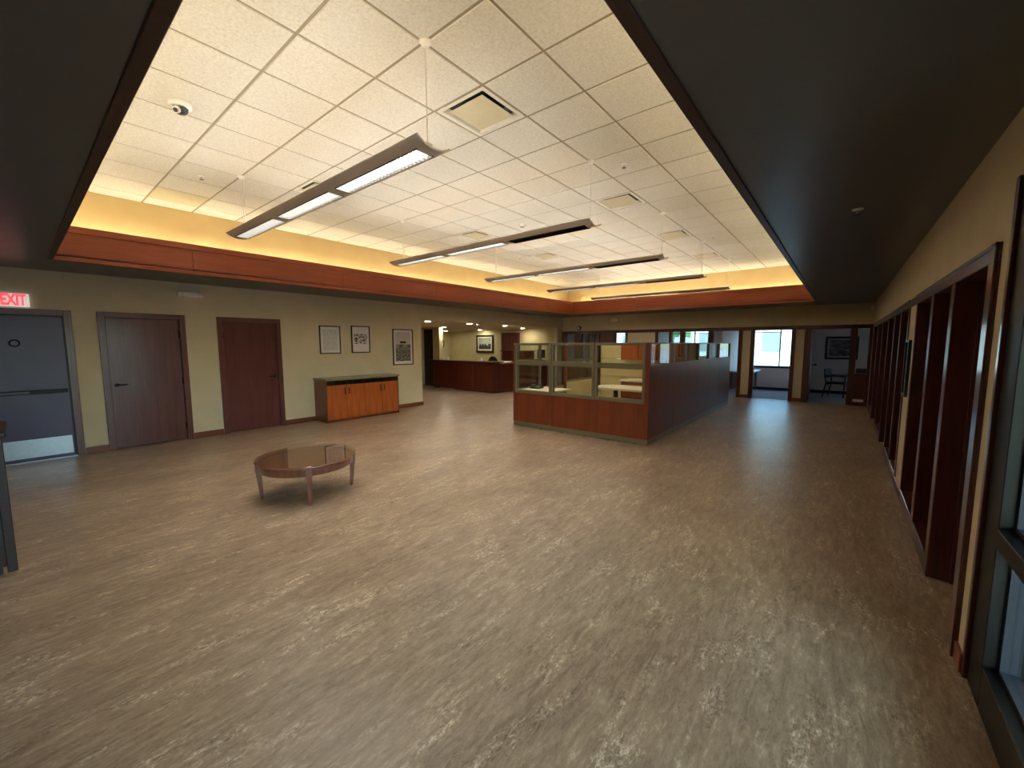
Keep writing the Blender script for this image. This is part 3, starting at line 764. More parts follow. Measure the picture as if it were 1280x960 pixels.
# right side run
ry = [CYF + TH, 7.74, 8.47, 9.38, 10.25, 11.25, CYK]
for a, b in zip(ry, ry[1:]):
    bx('wood_panel', 'cub', cu, CX_R - TH + .035, CX_R + .035, a + .003, b - .003, Z0, 1.30, .003)
    m_ = MB(); f = .028; xx0, xx1 = CX_R - .03, CX_R + .028
    for p, q in ((a + .006, a + .006 + f), (b - .006 - f, b - .006)): m_.box(xx0, xx1, p, q, 1.302, Z4)
    for p, q in ((1.302, 1.325), (Z4 - .02, Z4)): m_.box(xx0, xx1, a + .006 + f, b - .006 - f, p, q)
    fr = m_.obj('glazing_frame', 'alum', cu)
    bx('pane', 'cglass', fr, CX_R - .004, CX_R + .002, a + .006 + f, b - .006 - f, 1.325, Z4 - .02)
bx('base_rail', 'alum', cu, CX_R - .03, CX_R + .03, CYF + TH, CYK, .012, Z0)
# left side: one glazed panel, then the entry; a second panel beyond
for a, b in ((CYF + TH, 7.39),):
    bx('wood_panel', 'cub', cu, CX_L, CX_L + TH, a + .003, b - .003, Z0, Z1 - .002, .003)
    glazed(CX_L + .006, CX_L + TH - .006, a + .006, b - .006, 'Y')
    bx('base_rail', 'alum', cu, CX_L + .008, CX_L + TH - .008, a, b, .012, Z0)
# inner partition along Y: low cream panel with glass over, wood end post
bx('corner_post', 'cub', cu, -4.98, -4.92, 8.00, 8.04, 0.02, Z4, .003)
bx('fabric_panel', 'fabric', cu, -4.98, -4.92, 8.045, 9.60, .10, .80, .004)
m_ = MB()
for p, q in ((8.045, 8.08), (9.55, 9.6)): m_.box(-4.975, -4.925, p, q, .80, Z4)
for p, q in ((.80, .84), (1.26, 1.33), (Z4 - .04, Z4)): m_.box(-4.975, -4.925, 8.08, 9.55, p, q)
fr = m_.obj('glazing_frame', 'alum', cu)
for p, q in ((.84, 1.26), (1.33, Z4 - .04)): bx('pane', 'cglass', fr, -4.953, -4.947, 8.08, 9.55, p, q)
# cross partition with cream tackboards
for p, q in ((-4.86, -3.64), (-3.63, -2.52)):
    for z0, z1 in ((.10, .86), (.87, 1.30), (1.31, 1.66)): bx('tackboard', 'fabric', cu, p + .003, q - .003, 9.60, 9.66, z0, z1, .004)
bx('top_cap', 'alum', cu, -4.87, -2.51, 9.595, 9.665, 1.66, Z4, .003)
bx('base_rail', 'alum', cu, -4.86, -2.52, 9.61, 9.65, .012, .10)
# far end of the cubicle
for a, b in zip((-4.95, -4.12, -3.28), (-4.12, -3.28, CX_R - .04)):
    bx('wood_panel', 'cub', cu, a + .003, b - .003, CYK - TH, CYK, Z0, 1.30, .003)
    m_ = MB()
    for p, q in ((a + .006, a + .04), (b - .04, b - .006)): m_.box(p, q, CYK - TH + .006, CYK - .006, 1.302, Z4)
    for p, q in ((1.302, 1.325), (Z4 - .02, Z4)): m_.box(a + .04, b - .04, CYK - TH + .006, CYK - .006, p, q)
    fr = m_.obj('glazing_frame', 'alum', cu)
    bx('pane', 'cglass', fr, a + .04, b - .04, CYK - .038, CYK - .032, 1.325, Z4 - .02)
# furniture inside it
ws = thing('work_surface', 'cream laminate peninsula desk inside the cubicle seen through glass', 'desk', (-3.6, 8.3, 0))
p = [(-2.52, 7.95), (-2.52, 8.75), (-3.9, 8.75)]
for k in range(9): a = PI / 2 + PI * k / 8; p.append((-3.9 + .40 * math.cos(a), 8.35 + .40 * math.sin(a)))
MB().prism(p, 'Z', .70, .74).obj('top', 'offwhite', ws)
MB().tube((-3.85, 8.35, .02), (-3.85, 8.35, .70), .05, seg=16).obj('leg', 'black', ws, True)
MB().lathe([(0, 0), (.22, 0), (.2, .02), (0, .025)], (-3.85, 8.35, 0), 24).obj('foot', 'black', ws, True)
pd = thing('file_pedestal', 'brown wood file pedestal with cream top inside the cubicle', 'cabinet', (-3.5, 9.3, 0))
bx('body', 'cabdark', pd, -4.0, -3.0, 8.95, 9.55, .04, .80, .004); bx('top', 'offwhite', pd, -4.03, -2.97, 8.92, 9.57, .80, .84, .004)
bx('plinth', 'black', pd, -3.97, -3.03, 8.99, 9.52, 0, .04)
for z in (.07, .43):
    d = bx('drawer', 'cab', pd, -3.97, -3.03, 8.93, 8.95, z, z + .34, .003)
    bx('handle', 'bronze', d, -3.56, -3.44, 8.915, 8.93, z + .26, z + .275)
oc = thing('overhead_cabinet', 'cherry overhead cabinet mounted inside the cubicle on right panels', 'cabinet', (-2.7, 8.9, 1.27))
bx('body', 'cab', oc, -2.85, -2.49, 8.60, 9.58, 1.27, 1.66, .004)
for a in (8.61, 9.10): bx('door', 'cab', oc, -2.87, -2.85, a, a + .47, 1.28, 1.65, .003)
oc2 = thing('overhead_cabinet', 'cherry overhead cabinet hung on the cream cubicle tackboards', 'cabinet', (-3.7, 9.45, 1.27))
bx('body', 'cab', oc2, -4.17, -3.3, 9.28, 9.595, 1.30, 1.66, .004)
for a in (-4.16, -3.73): bx('door', 'cab', oc2, a, a + .42, 9.26, 9.28, 1.31, 1.65, .003)
ls = thing('cubicle_ledge', 'cream corner desk behind the front-left cubicle glass', 'desk', (-4.8, 6.9, 0))
bx('top', 'offwhite', ls, CX_L + TH + .01, -4.36, CYF + TH + .01, 7.30, .71, .745, .004)
for x in (-5.0, -4.45): bx('leg', 'alum', ls, x - .03, x + .03, 6.62, 7.2, 0, .71)
ph = thing('desk_phone', 'dark telephone on the corner desk in the cubicle', 'phone', (-4.98, 6.95, .745))
MB().prism([(6.85, .745), (7.05, .745), (7.05, .80), (6.85, .765)], 'X', -5.1, -4.88).obj('base', 'black', ph)
bx('handset', 'black', ph, -5.09, -5.04, 6.84, 7.06, .79, .825, .012); bx('keypad', 'brushed', ph, -5.0, -4.91, 6.90, 7.0, .775, .786)

# ------------------------------------------------------------------ right wall with recessed office bays
wr = struct(empty('wall_right'), 'tan wall with a row of recessed mahogany office bays')
BAY1, BAY2 = (3.06, 5.93), (6.50, 13.75)
ZH = 2.165
bx('wall_panel', 'tan', wr, XR, XR + .20, 2.93, YB, ZH, ZS + .06)
bx('wall_panel', 'tan', wr, XR, XR + .20, 2.93, BAY1[0], 0, ZH)
bx('wall_panel', 'tan', wr, XR, XR + .20, BAY1[1], BAY2[0], 0, ZH)
bx('wall_panel', 'tan', wr, XR, XR + .20, BAY2[1], YB, 0, ZH)
bx('wall_panel', 'tan', wr, XR, XR + .20, YN, 2.93, 2.42, ZS + .06)
bx('wall_panel', 'tan', wr, XR, XR + .20, YN, -2.0, 0, 2.42)
br = struct(empty('baseboard_right'), 'reddish wood baseboard on the right wall')
for a, b in ((2.93, BAY1[0]), (BAY1[1], BAY2[0]), (BAY2[1], YB)): bx('baseboard', 'base', br, XR - .014, XR, a, b, 0, .10, .003)
def bay(name, label, y0, y1, posts, kinds, cas0, cas1, near_band=False):
    t = struct(empty(name, (XR, (y0 + y1) / 2, 0)), label)
    xf = XR - .012
    bx('header', 'mahogy', t, xf, XR + .20, y0, y1, ZH - .085, ZH, .004)
    bx('backband', 'mahogy', t, xf - .012, xf, y0, y1, ZH - .02, ZH, .002)
    ps = [(y0, y0 + cas0)] + posts + [(y1 - cas1, y1)]
    for i, (a, b) in enumerate(ps): bx('post', 'mahog', t, xf, XR + .20, a, b, 0, ZH - .085, .004)
    if near_band: bx('backband', 'mahog', t, xf - .012, xf, y0, y0 + .035, 0, ZH, .002)
    for (a, b), k in zip(zip([p[1] for p in ps], [p[0] for p in ps][1:]), kinds):
        if k == 'door':
            d = bx('door_leaf', 'door', t, XR + .125, XR + .17, a + .004, b - .004, .01, ZH - .09, .002)
            hy = a + .07
            MB().tube((XR + .124, hy, 1.03), (XR + .08, hy, 1.03), .011, seg=10).box(XR + .072, XR + .088, hy - .01, hy + .12, 1.02, 1.042, .004).obj('lever_handle', 'bronze', d, True)
            bx('stop', 'mahog', t, XR + .105, XR + .125, a, a + .02, 0, ZH - .085); bx('stop', 'mahog', t, XR + .105, XR + .125, b - .02, b, 0, ZH - .085)
        else:
            bx('sill', 'mahogy', t, xf, XR + .20, a, b, 0, .125, .004)
            pn = MB()
            for p, q in ((a, a + .06), (b - .06, b)): pn.box(XR + .12, XR + .17, p, q, .125, ZH - .085)
            for p, q in ((.125, .22), (.80, .88), (ZH - .17, ZH - .085)): pn.box(XR + .12, XR + .17, a + .06, b - .06, p, q)
            f = pn.obj('sidelight_frame', 'mahog', t)
            bx('panel', 'mahog', f, XR + .135, XR + .155, a + .06, b - .06, .22, .80)
            bx('pane', 'glass', f, XR + .142, XR + .148, a + .06, b - .06, .88, ZH - .17)
    return t
bay('door_4', 'near mahogany office bay with a door and two sidelights', *BAY1, [(4.04, 4.155), (4.87, 4.985)], ['door', 'side', 'side'], .17, .07, True)
bay('door_5', 'far mahogany office bay with doors and sidelights', *BAY2, [(7.33, 7.44), (8.18, 8.29), (9.26, 9.37), (10.58, 10.70), (12.05, 12.17)], ['side', 'side', 'door', 'side', 'door', 'side'], .08, .12)
struct(bx('trim_bay_header', 'mahogy', None, XR - .012, XR + .01, BAY1[1], BAY2[0], ZH - .085, ZH, .002), 'mahogany header joining the two office bays')
# rooms behind the bays: plain dark enclosure
struct(bx('wall_right_rooms', 'officewall', None, XE - .1, XE, 2.94, YB + .1, 0, ZC + .06)); struct(bx('wall_right_rooms', 'officewall', None, XR + .20, XE, 2.94, 3.04, 0, ZC + .06))
struct(bx('wall_right_rooms', 'officewall', None, XR + .20, XE, 6.15, 6.25, 0, ZC + .06)); struct(bx('ceiling_right_rooms', 'grid', None, XR + .20, XE, 2.94, YB, 2.7, 2.75))
picture_x('framed_picture', 'narrow grey picture in black frame between the office bays', 'picture', XR - .001, 6.12, 6.42, 1.09, 1.71, art_mat('print_grey', 'grey'), sgn=-1)

# ------------------------------------------------------------------ storefront at the right edge, up to and past the camera
sf = struct(empty('window_1', (XR, .4, 0)), 'black aluminium storefront glazing at the right edge')
SY0, SY1 = -2.0, 2.895
bx('trim_casing', 'mahog', sf, XR - .006, XR + .20, SY1 - .0, SY1 + .035, 0, 2.42, .003)
my = [SY1, 1.35, -.20, SY0]
for i, y in enumerate(my):
    w = .20 if i == 0 else .09
    a, b = (y - w, y) if i == 0 else ((y, y + w) if i == len(my) - 1 else (y - w / 2, y + w / 2))
    bx('mullion', 'blackal', sf, XR + .012, XR + .14, a, b, 0, 2.42, .003)
spans = [(SY1 - .20, 1.395), (1.305, -.155), (-.245, SY0 + .09)]
for a, b in spans:
    lo, hi = min(a, b), max(a, b)
    bx('sill', 'blackal', sf, XR + .012, XR + .15, lo, hi, 0, .20, .004)
    bx('rail', 'blackal', sf, XR + .005, XR + .14, lo, hi, .78, .86, .004)
    bx('head', 'blackal', sf, XR + .03, XR + .14, lo, hi, 2.34, 2.42, .003)
    for p, q in ((.20, .78), (.86, 2.34)):
        st_ = MB()
        for u, v in ((lo, lo + .02), (hi - .02, hi)): st_.box(XR + .06, XR + .12, u, v, p, q)
        st_.box(XR + .06, XR + .12, lo + .02, hi - .02, p, p + .02).box(XR + .06, XR + .12, lo + .02, hi - .02, q - .02, q)
        f = st_.obj('glazing_bead', 'bead', sf)
        bx('pane', 'wglass', f, XR + .085, XR + .093, lo + .02, hi - .02, p + .02, q - .02)
# wall behind the camera
struct(bx('wall_near', 'tan', None, -9.2, XR + .2, YN - .1, YN, 0, ZS + .06), 'tan wall behind the viewpoint')

# ------------------------------------------------------------------ back wall: office fronts
wb = struct(empty('wall_back'), 'tan wall above and between the office fronts')
bx('wall_header', 'tan', wb, -9.11, XR + .02, YB, YB + .12, 2.18, ZS + .06)
hd = struct(bx('trim_header', 'mahogx', None, -9.11, XR, YB - .02, YB + .13, 2.075, 2.18, .003), 'continuous mahogany header over the office fronts')
def tanseg(x0, x1):
    bx('wall_panel', 'tan', wb, x0, x1, YB, YB + .12, 0, 2.075); bx('baseboard', 'base', wb, x0, x1, YB - .012, YB, 0, .10)
tanseg(-1.10, -.89); tanseg(-2.45, -2.23); tanseg(-6.17, -5.16)
def post(t, x0, x1, z1=2.075): bx('post', 'mahog', t, x0, x1, YB - .02, YB + .13, 0, z1, .003)
def lite(t, x0, x1, sill=.86, grille=False):
    pn = bx('lower_panel', 'mahog', t, x0, x1, YB, YB + .1, 0, sill - .05)
    bx('rail', 'mahogx', t, x0, x1, YB - .012, YB + .11, sill - .05, sill, .003)
    bx('pane', 'glass', t, x0, x1, YB + .047, YB + .053, sill, 2.075)
    if grille:
        bx('air_grille', 'white', t, x0 - .01, x1 - .02, YB - .012, YB, .10, .175, .003)
o1 = struct(empty('door_6', (-.1, YB, 0)), 'open office doorway with sidelight beside the right wall')
post(o1, .50, XR); lite(o1, .26, .50, .86, True); post(o1, .12, .26); post(o1, -.89, -.73)
o2 = struct(empty('door_7', (-1.66, YB, 0)), 'open office doorway framing the bright window')
post(o2, -1.20, -1.10); post(o2, -2.23, -2.12)
o3 = struct(empty('door_8', (-3.8, YB, 0)), 'office front of glass and mahogany behind the cubicle')
post(o3, -2.56, -2.45); post(o3, -3.42, -3.29); lite(o3, -4.18, -3.42); post(o3, -4.32, -4.18); lite(o3, -4.60, -4.32); post(o3, -4.69, -4.60); lite(o3, -5.05, -4.69); post(o3, -5.16, -5.05)
o4 = struct(empty('door_9', (-7.5, YB, 0)), 'far office front with doors next to reception')
post(o4, -6.27, -6.17); lite(o4, -6.66, -6.27); post(o4, -6.76, -6.66); bx('door_leaf', 'door', o4, -7.30, -6.76, YB + .03, YB + .075, .01, 2.07, .003)
post(o4, -7.40, -7.30); lite(o4, -7.79, -7.40); post(o4, -7.90, -7.79); lite(o4, -8.09, -7.90); post(o4, -8.41, -8.09); lite(o4, -8.81, -8.41); post(o4, -9.02, -8.81)
# open door leaf in the right-hand office doorway
od = struct(bx('door_10', 'door', None, -.78, -.735, YB + .14, YB + 1.0, .01, 2.07, .003), 'mahogany office door standing open against the partition')
MB().tube((-.735, YB + .90, 1.03), (-.68, YB + .90, 1.03), .012, seg=8).box(-.69, -.672, YB + .79, YB + .91, 1.02, 1.042).obj('lever_handle', 'bronze', od, True)

# office shells behind
ofw = struct(empty('wall_office_partitions'), 'grey painted partitions between the offices')
for x in (-.98, -3.10, -5.60, -9.05): bx('partition', 'officewall', ofw, x - .05, x + .05, YB + .12, YE, 0, 2.75)
bx('partition', 'officewall', ofw, 1.9, 2.0, YB + .12, YE, 0, 2.75)
struct(bx('wall_closure', 'officewall', None, XR + .2, XE, YB + .1, YB + .2, 0, ZC + .06))
bx('partition', 'officewall', ofw, XR, 2.0, YB + .02, YB + .12, 0, 2.75)
struct(bx('ceiling_offices', 'grid', None, -18.1, 2.0, YB + .12, YE + .1, 2.70, 2.76))
ow = struct(empty('wall_exterior'), 'outside wall of the offices with windows')
WIN = [(.70, 1.85), (-2.98, -1.06), (-5.56, -4.12), (-8.05, -7.50), (-10.75, -10.0)]
xs = sorted([2.0] + [v for w in WIN for v in w] + [-18.2])
for a, b in zip(xs[0::2], xs[1::2]):
    bx('wall_panel', 'officewall', ow, a, b, YE, YE + .16, 0, 2.8)
for w in WIN:
    bx('wall_panel', 'officewall', ow, w[0], w[1], YE, YE + .16, 0, .83); bx('wall_panel', 'officewall', ow, w[0], w[1], YE, YE + .16, 2.19, 2.8)
bx('baseboard', 'black', ow, -11, 2, YE - .012, YE, 0, .10)
WLAB = ['window of the corner office beyond the sidelight', 'bright office window seen through the open doorway', 'office window behind the cubicle', 'office window beyond the closed office door', 'window of the farthest office beside reception']
for k, w in enumerate(WIN):
    t = struct(empty('window_%d' % (k + 2), ((w[0] + w[1]) / 2, YE, .83)), WLAB[k])
    m_ = MB(); f = .04
    m_.box(w[0], w[0] + f, YE + .03, YE + .11, .83, 2.19).box(w[1] - f, w[1], YE + .03, YE + .11, .83, 2.19)
    m_.box(w[0] + f, w[1] - f, YE + .03, YE + .11, .83, .87).box(w[0] + f, w[1] - f, YE + .03, YE + .11, 2.15, 2.19)
    m_.box(w[0] + f, w[1] - f, YE + .04, YE + .10, 2.07, 2.095)
    xm = w[0] + (w[1] - w[0]) * .63
    if w[1] - w[0] > .9: m_.box(xm - .018, xm + .018, YE + .04, YE + .10, .87, 2.15)
    m_.obj('window_frame', 'blackal', t)
    bx('pane', 'wglass', t, w[0] + f, w[1] - f, YE + .067, YE + .073, .87, 2.15)
    bx('window_sill', 'blackal', t, w[0] - .02, w[1] + .02, YE - .03, YE + .03, .80, .83)

# ------------------------------------------------------------------ office furniture
dk = thing('office_desk', 'white-topped office desk under the bright window', 'desk', (-2.75, 16.3, 0))
bx('top', 'white', dk, -3.02, -2.28, 15.6, 17.0, .70, .74, .004); bx('modesty_panel', 'cabdark', dk, -2.98, -2.94, 15.65, 16.95, .1, .70)
for y in (15.68, 16.92): bx('leg', 'alum', dk, -2.45, -2.39, y - .03, y + .03, 0, .70)
cr = thing('office_credenza', 'dark credenza with white top in the office behind the cubicle', 'cabinet', (-3.5, 16.6, 0))
bx('body', 'counter', cr, -3.95, -3.2, 15.9, 17.1, .05, .72, .004); bx('top', 'white', cr, -3.98, -3.17, 15.87, 17.13, .72, .75, .004); bx('plinth', 'white', cr, -3.93, -3.22, 15.86, 17.1, 0, .06)
for a in (-3.93, -3.57): bx('door', 'counter', cr, a, a + .34, 15.88, 15.9, .09, .70, .003)
picture_y('framed_picture', 'large dark-framed purple-grey print on office wall above the chairs', 'picture', YE, -.49, .36, 1.15, 1.90, art_mat('print_sea', 'sea', 'X'), .06)
bx('outlet_plate', 'black', wb, -.75, -.69, YE - .008, YE - .001, .93, .99)
tb = thing('office_table', 'dark table half hidden behind the office sidelight', 'table', (.35, 15.75, 0))
MB().lathe([(0, .71), (.53, .71), (.55, .72), (.55, .735), (.54, .745), (0, .745)], (.42, 15.75, 0), 40).obj('top', 'mahogx', tb, True)
MB().lathe([(0, .03), (.30, .03), (.28, .05), (.05, .09), (.045, .71), (0, .71)], (.42, 15.75, 0), 24).obj('pedestal', 'black', tb, True)
MB().lathe([(0, 0), (.32, 0), (.30, .03), (0, .03)], (.42, 15.75, 0), 24).obj('foot_ring', 'black', tb, True)
def side_chair(label):
    t = thing('side_chair', label, 'chair', (0, 0, 0), 'dark armchairs in the corner office', org=(0, 0, 0))
    MB().box(-.25, .25, -.24, .24, .42, .48, .02).obj('seat', 'black', t)
    for x in (-.25, .25):
        MB().tube((x, -.24, 0), (x, -.25, .66), .018, .02, 10).obj('leg', 'mahog', t, True)
        m_ = MB().tube((x, .30, 0), (x, .22, .45), .018, .02, 10).tube((x, .22, .45), (x, .28, .86), .02, .018, 10); m_.obj('leg', 'mahog', t, True)
        MB().tube((x, -.27, .66), (x, .24, .67), .02, seg=10).obj('armrest', 'mahog', t, True)
    MB().prism([(-.24, .60), (.24, .60), (.25, .86), (-.25, .86)], 'Y', .25, .285).obj('backrest', 'black', t)
    MB().tube((-.25, .285, .86), (.25, .285, .86), .022, seg=10).obj('top_rail', 'mahog', t, True)
    for y in (-.24, .24): MB().box(-.25, .25, y - .012, y + .012, .37, .42).obj('seat_rail', 'mahog', t)
    return t
s1 = side_chair('dark wooden armchair in the office doorway, turned to the table'); s1.location = (-.10, 16.25, 0); s1.rotation_euler = (0, 0, math.radians(75))
s2 = copy_tree(s1); s2['label'] = 'dark wooden armchair half hidden behind the office sidelight'; s2.location = (.62, 16.75, 0); s2.rotation_euler = (0, 0, math.radians(5))

# ------------------------------------------------------------------ reception
rc = struct(empty('wall_reception_back', (-11.8, 14.4, 0)), 'cream reception back wall beyond the opening')
rc2 = struct(empty('wall_reception_side', (-16.4, 13, 0)), 'cream side wall carrying the clock')
rc3 = struct(empty('wall_reception_stub', (-12.5, 10.7, 0)), 'cream wall end behind the counter')
rc4 = struct(empty('wall_corridor', (-14, 7, 0)), 'tan corridor wall beyond the left wall')
ZR = 2.335
bx('wall_panel', 'cream', rc, -14.5, -9.11, 14.33, 14.45, 0, ZR + .02)            # picture and door wall
bx('wall_panel', 'cream', rc, -14.62, -14.5, 14.33, 15.1, 0, ZR + .02)
bx('wall_panel', 'cream', rc, -16.5, -14.5, 15.0, 15.1, 0, ZR + .02)
bx('wall_panel', 'cream', rc2, -16.5, -16.4, 10.9, 15.1, 0, ZR + .02)             # clock wall
bx('wall_panel', 'cream', rc3, -12.71, -12.32, 10.62, 10.80, 0, ZR + .02)          # stub behind the counter end
bx('wall_panel', 'cream', rc, -9.45, -9.11, 13.90, 14.33, 0, ZR + .02)            # pier
bx('wall_panel', 'tan', rc3, -16.5, -13.40, 10.62, 10.80, 0, ZR + .02)
bx('wall_panel', 'tan', rc3, -13.40, -12.71, 10.62, 10.80, 2.27, ZR + .02)
dd = struct(empty('passage_shade_panel', (-13.05, 10.75, 0)), 'dark panel standing in for the unlit passage beside the reception counter')  # door-shaped panel painted dark in place of the unlit passage
bx('door_leaf', 'passage_dark', dd, -13.40, -12.71, 10.74, 10.78, .01, 2.27, .003); bx('kick_rail', 'mahogx', dd, -13.40, -12.71, 10.73, 10.74, .0, .09)
MB().tube((-13.32, 10.74, 1.03), (-13.32, 10.68, 1.03), .012, seg=8).box(-13.33, -13.21, 10.67, 10.69, 1.02, 1.04).obj('lever_handle', 'bronze', dd)
bx('wall_panel', 'tan', rc4, -18, -9.11, 6.98, YLE, 0, ZR + .02)                   # corridor side of the left wall
bx('wall_panel', 'tan', rc4, -18.1, -18, 6.98, 15.1, 0, ZR + .02)
bx('baseboard', 'mahogx', rc3, -12.71, -12.32, 10.606, 10.62, 0, .09); bx('baseboard', 'mahogx', rc3, -16.5, -13.40, 10.606, 10.62, 0, .09)
struct(bx('ceiling_reception', 'beige_tile', None, -18.1, -9.11, 6.98, 15.1, ZR, ZR + .06), 'low cream ceiling over reception')
rd = struct(empty('door_11', (-11.8, 14.33, 0)), 'reddish wood door in the reception back wall')
bx('door_leaf', 'door', rd, -12.17, -11.28, 14.28, 14.325, .01, 2.09, .003)
for a, b in ((-12.26, -12.17), (-11.28, -11.19)): bx('casing', 'frame', rd, a, b, 14.27, 14.33, 0, 2.18, .004)
bx('casing', 'frame', rd, -12.17, -11.28, 14.27, 14.33, 2.09, 2.18, .004)
picture_y('framed_picture', 'dark framed print with cream mat on the reception back wall', 'picture', 14.33, -13.88, -12.78, 1.27, 2.10, art_mat('print_city', 'city', 'X'), .085)
ck = thing('wall_clock', 'round black-rimmed wall clock above the reception counter end', 'clock', (-16.4, 14.2, 1.70), org=(0, 0, 0))
MB().lathe([(.20, 0), (.25, 0), (.25, .04), (.235, .05), (.20, .03)], (0, 0, 0), 40).obj('rim', 'black', ck, True)
MB().lathe([(0, .01), (.205, .01), (.205, .015), (0, .015)], (0, 0, 0), 40).obj('face', 'white', ck, True)
for w, l, a in ((.012, .12, .6), (.009, .17, 2.4)):
    MB().box(-w, w, -.02, l, .018, .022).obj('hand', 'black', ck).rotation_euler = (0, 0, a)
for i in range(12):
    a = i * PI / 6; MB().box(-.006 + .17 * math.sin(a), .006 + .17 * math.sin(a), -.012 + .17 * math.cos(a), .012 + .17 * math.cos(a), .0155, .0175).obj('hour_mark', 'black', ck)
ck.rotation_euler = (PI / 2, 0, PI / 2)
# counter
rcn = thing('reception_counter', 'dark mahogany reception counter with overhanging transaction top', 'counter', (-10.7, 10.6, 0))
for a, b in zip((-11.1, -10.14), (-10.14, -9.17)): bx('front_panel', 'counter', rcn, a + .002, b - .002, 10.25, 10.30, .06, 1.02, .003)
bx('front_panel', 'counter', rcn, -12.32, -11.1, 10.30, 10.35, .06, 1.02, .003)
bx('plinth', 'counter', rcn, -11.1, -9.2, 10.28, 10.34, 0, .06); bx('plinth', 'base', rcn, -12.0, -11.1, 10.40, 10.44, 0, .06); bx('plinth', 'counter', rcn, -12.32, -12.0, 10.31, 10.38, 0, .06)
rtn = thing('return_counter', 'mahogany return counter with granite top running back from reception', 'counter', (-9.45, 12.1, 0))
for a, b in zip((10.64, 11.55, 12.5), (11.55, 12.5, 13.5)): bx('return_panel', 'counter', rtn, -9.22, -9.17, a, b, .06, .98, .003)
bx('transaction_top', 'mahogx', rcn, -12.36, -9.0, 10.14, 10.62, 1.045, 1.085, .006)
bx('apron', 'counter', rcn, -12.32, -9.12, 10.22, 10.5, 1.0, 1.045, .003)
bx('return_top', 'granite', rtn, -9.75, -9.10, 10.64, 13.55, .985, 1.02, .005)
bx('work_top', 'offwhite', rcn, -12.30, -9.25, 10.35, 10.6, .72, .75)
bx('plinth', 'counter', rtn, -9.3, -9.2, 10.65, 13.5, 0, .06)
bx('end_panel', 'counter', rcn, -9.22, -9.17, 10.30, 10.62, 0, 1.0)
bx('end_panel', 'counter', rtn, -9.75, -9.22, 13.5, 13.55, 0, .985)
mo = thing('computer_monitor', 'black computer monitor on the reception return counter', 'monitor', (-9.35, 13.3, 1.02))
bx('screen', 'black', mo, -9.37, -9.33, 13.08, 13.58, 1.12, 1.45, .006); bx('stand', 'black', mo, -9.40, -9.36, 13.28, 13.38, 1.03, 1.25); bx('foot', 'black', mo, -9.46, -9.26, 13.2, 13.46, 1.02, 1.035, .004)
for k, (x, y, h, lab) in enumerate(((-11.97, 10.5, .11, 'white paper cup on reception counter, nearer the clock'), (-11.70, 10.5, .10, 'white paper cup on reception counter, nearer the chair'), (-9.95, 10.52, .09, 'white paper cup at the far end of the transaction top'))):
    t = thing('paper_cup', lab, 'cup', (x, y, 1.085), 'paper cups on the counter')
    MB().lathe([(0, 0), (.03, 0), (.042, h), (.038, h), (.028, .006), (0, .006)], (x, y, 1.085), 18).obj('cup', 'white', t, True)
    MB().lathe([(.038, h), (.045, h), (.045, h + .008), (0, h + .012)], (x, y, 1.085), 18).obj('lid', 'white', t, True)
pp = thing('paper_stack', 'loose stack of papers on the granite return counter', 'papers', (-9.4, 10.95, 1.02))
for k, (dx, dy) in enumerate(((0, 0), (.05, .16), (-.03, .36))): bx('sheet_pile', 'white', pp, -9.6 + dx, -9.2 + dx, 10.72 + dy, 10.98 + dy, 1.02 + k * .012, 1.034 + k * .012)
oc_ = thing('office_chair', 'black swivel chair behind the reception counter', 'chair', (0, 0, 0), org=(0, 0, 0))
MB().box(-.24, .24, -.24, .24, .46, .53, .03).obj('seat', 'black', oc_)
p = [(.22 * math.cos(a) * 1.05, .95 + .26 * math.sin(a)) for a in [PI * 2 * i / 24 for i in range(24)]]
MB().prism(p, 'Y', -.28, -.22).obj('backrest', 'black', oc_)
MB().tube((0, -.22, .50), (0, -.27, .80), .025, seg=10).obj('back_stem', 'black', oc_)
MB().tube((0, 0, .08), (0, 0, .46), .028, seg=12).obj('gas_column', 'black', oc_)
for i in range(5):
    a = i * PI * .4
    f = MB().tube((0, 0, .10), (.28 * math.cos(a), .28 * math.sin(a), .06), .022, .016, 8).obj('base_arm', 'black', oc_)
    MB().tube((.28 * math.cos(a) - .015, .28 * math.sin(a), .028), (.28 * math.cos(a) + .015, .28 * math.sin(a), .028), .028, seg=12).obj('caster', 'black', f).location
for s in (-1, 1): MB().box(s * .27 - .02, s * .27 + .02, -.14, .12, .66, .69, .01).tube((s * .27, 0, .5), (s * .27, 0, .67), .015, seg=8).obj('armrest', 'black', oc_)
oc_.location = (-10.47, 11.45, 0); oc_.rotation_euler = (0, 0, PI)
bk = thing('back_cabinet', 'reddish wood cabinet with dark ledge in front of reception door', 'cabinet', (-10.85, 13.6, 0))
bx('body', 'counter', bk, -11.50, -10.1, 13.5, 13.9, .05, 1.36, .004); bx('ledge', 'mahogx', bk, -11.62, -10.05, 13.42, 13.93, 1.36, 1.40, .004); bx('plinth', 'mahogx', bk, -11.48, -10.12, 13.53, 13.9, 0, .05)
for k in range(3):
    d = bx('door', 'counter', bk, -11.49 + .465 * k, -11.03 + .465 * k, 13.485, 13.5, .07, 1.34, .003)
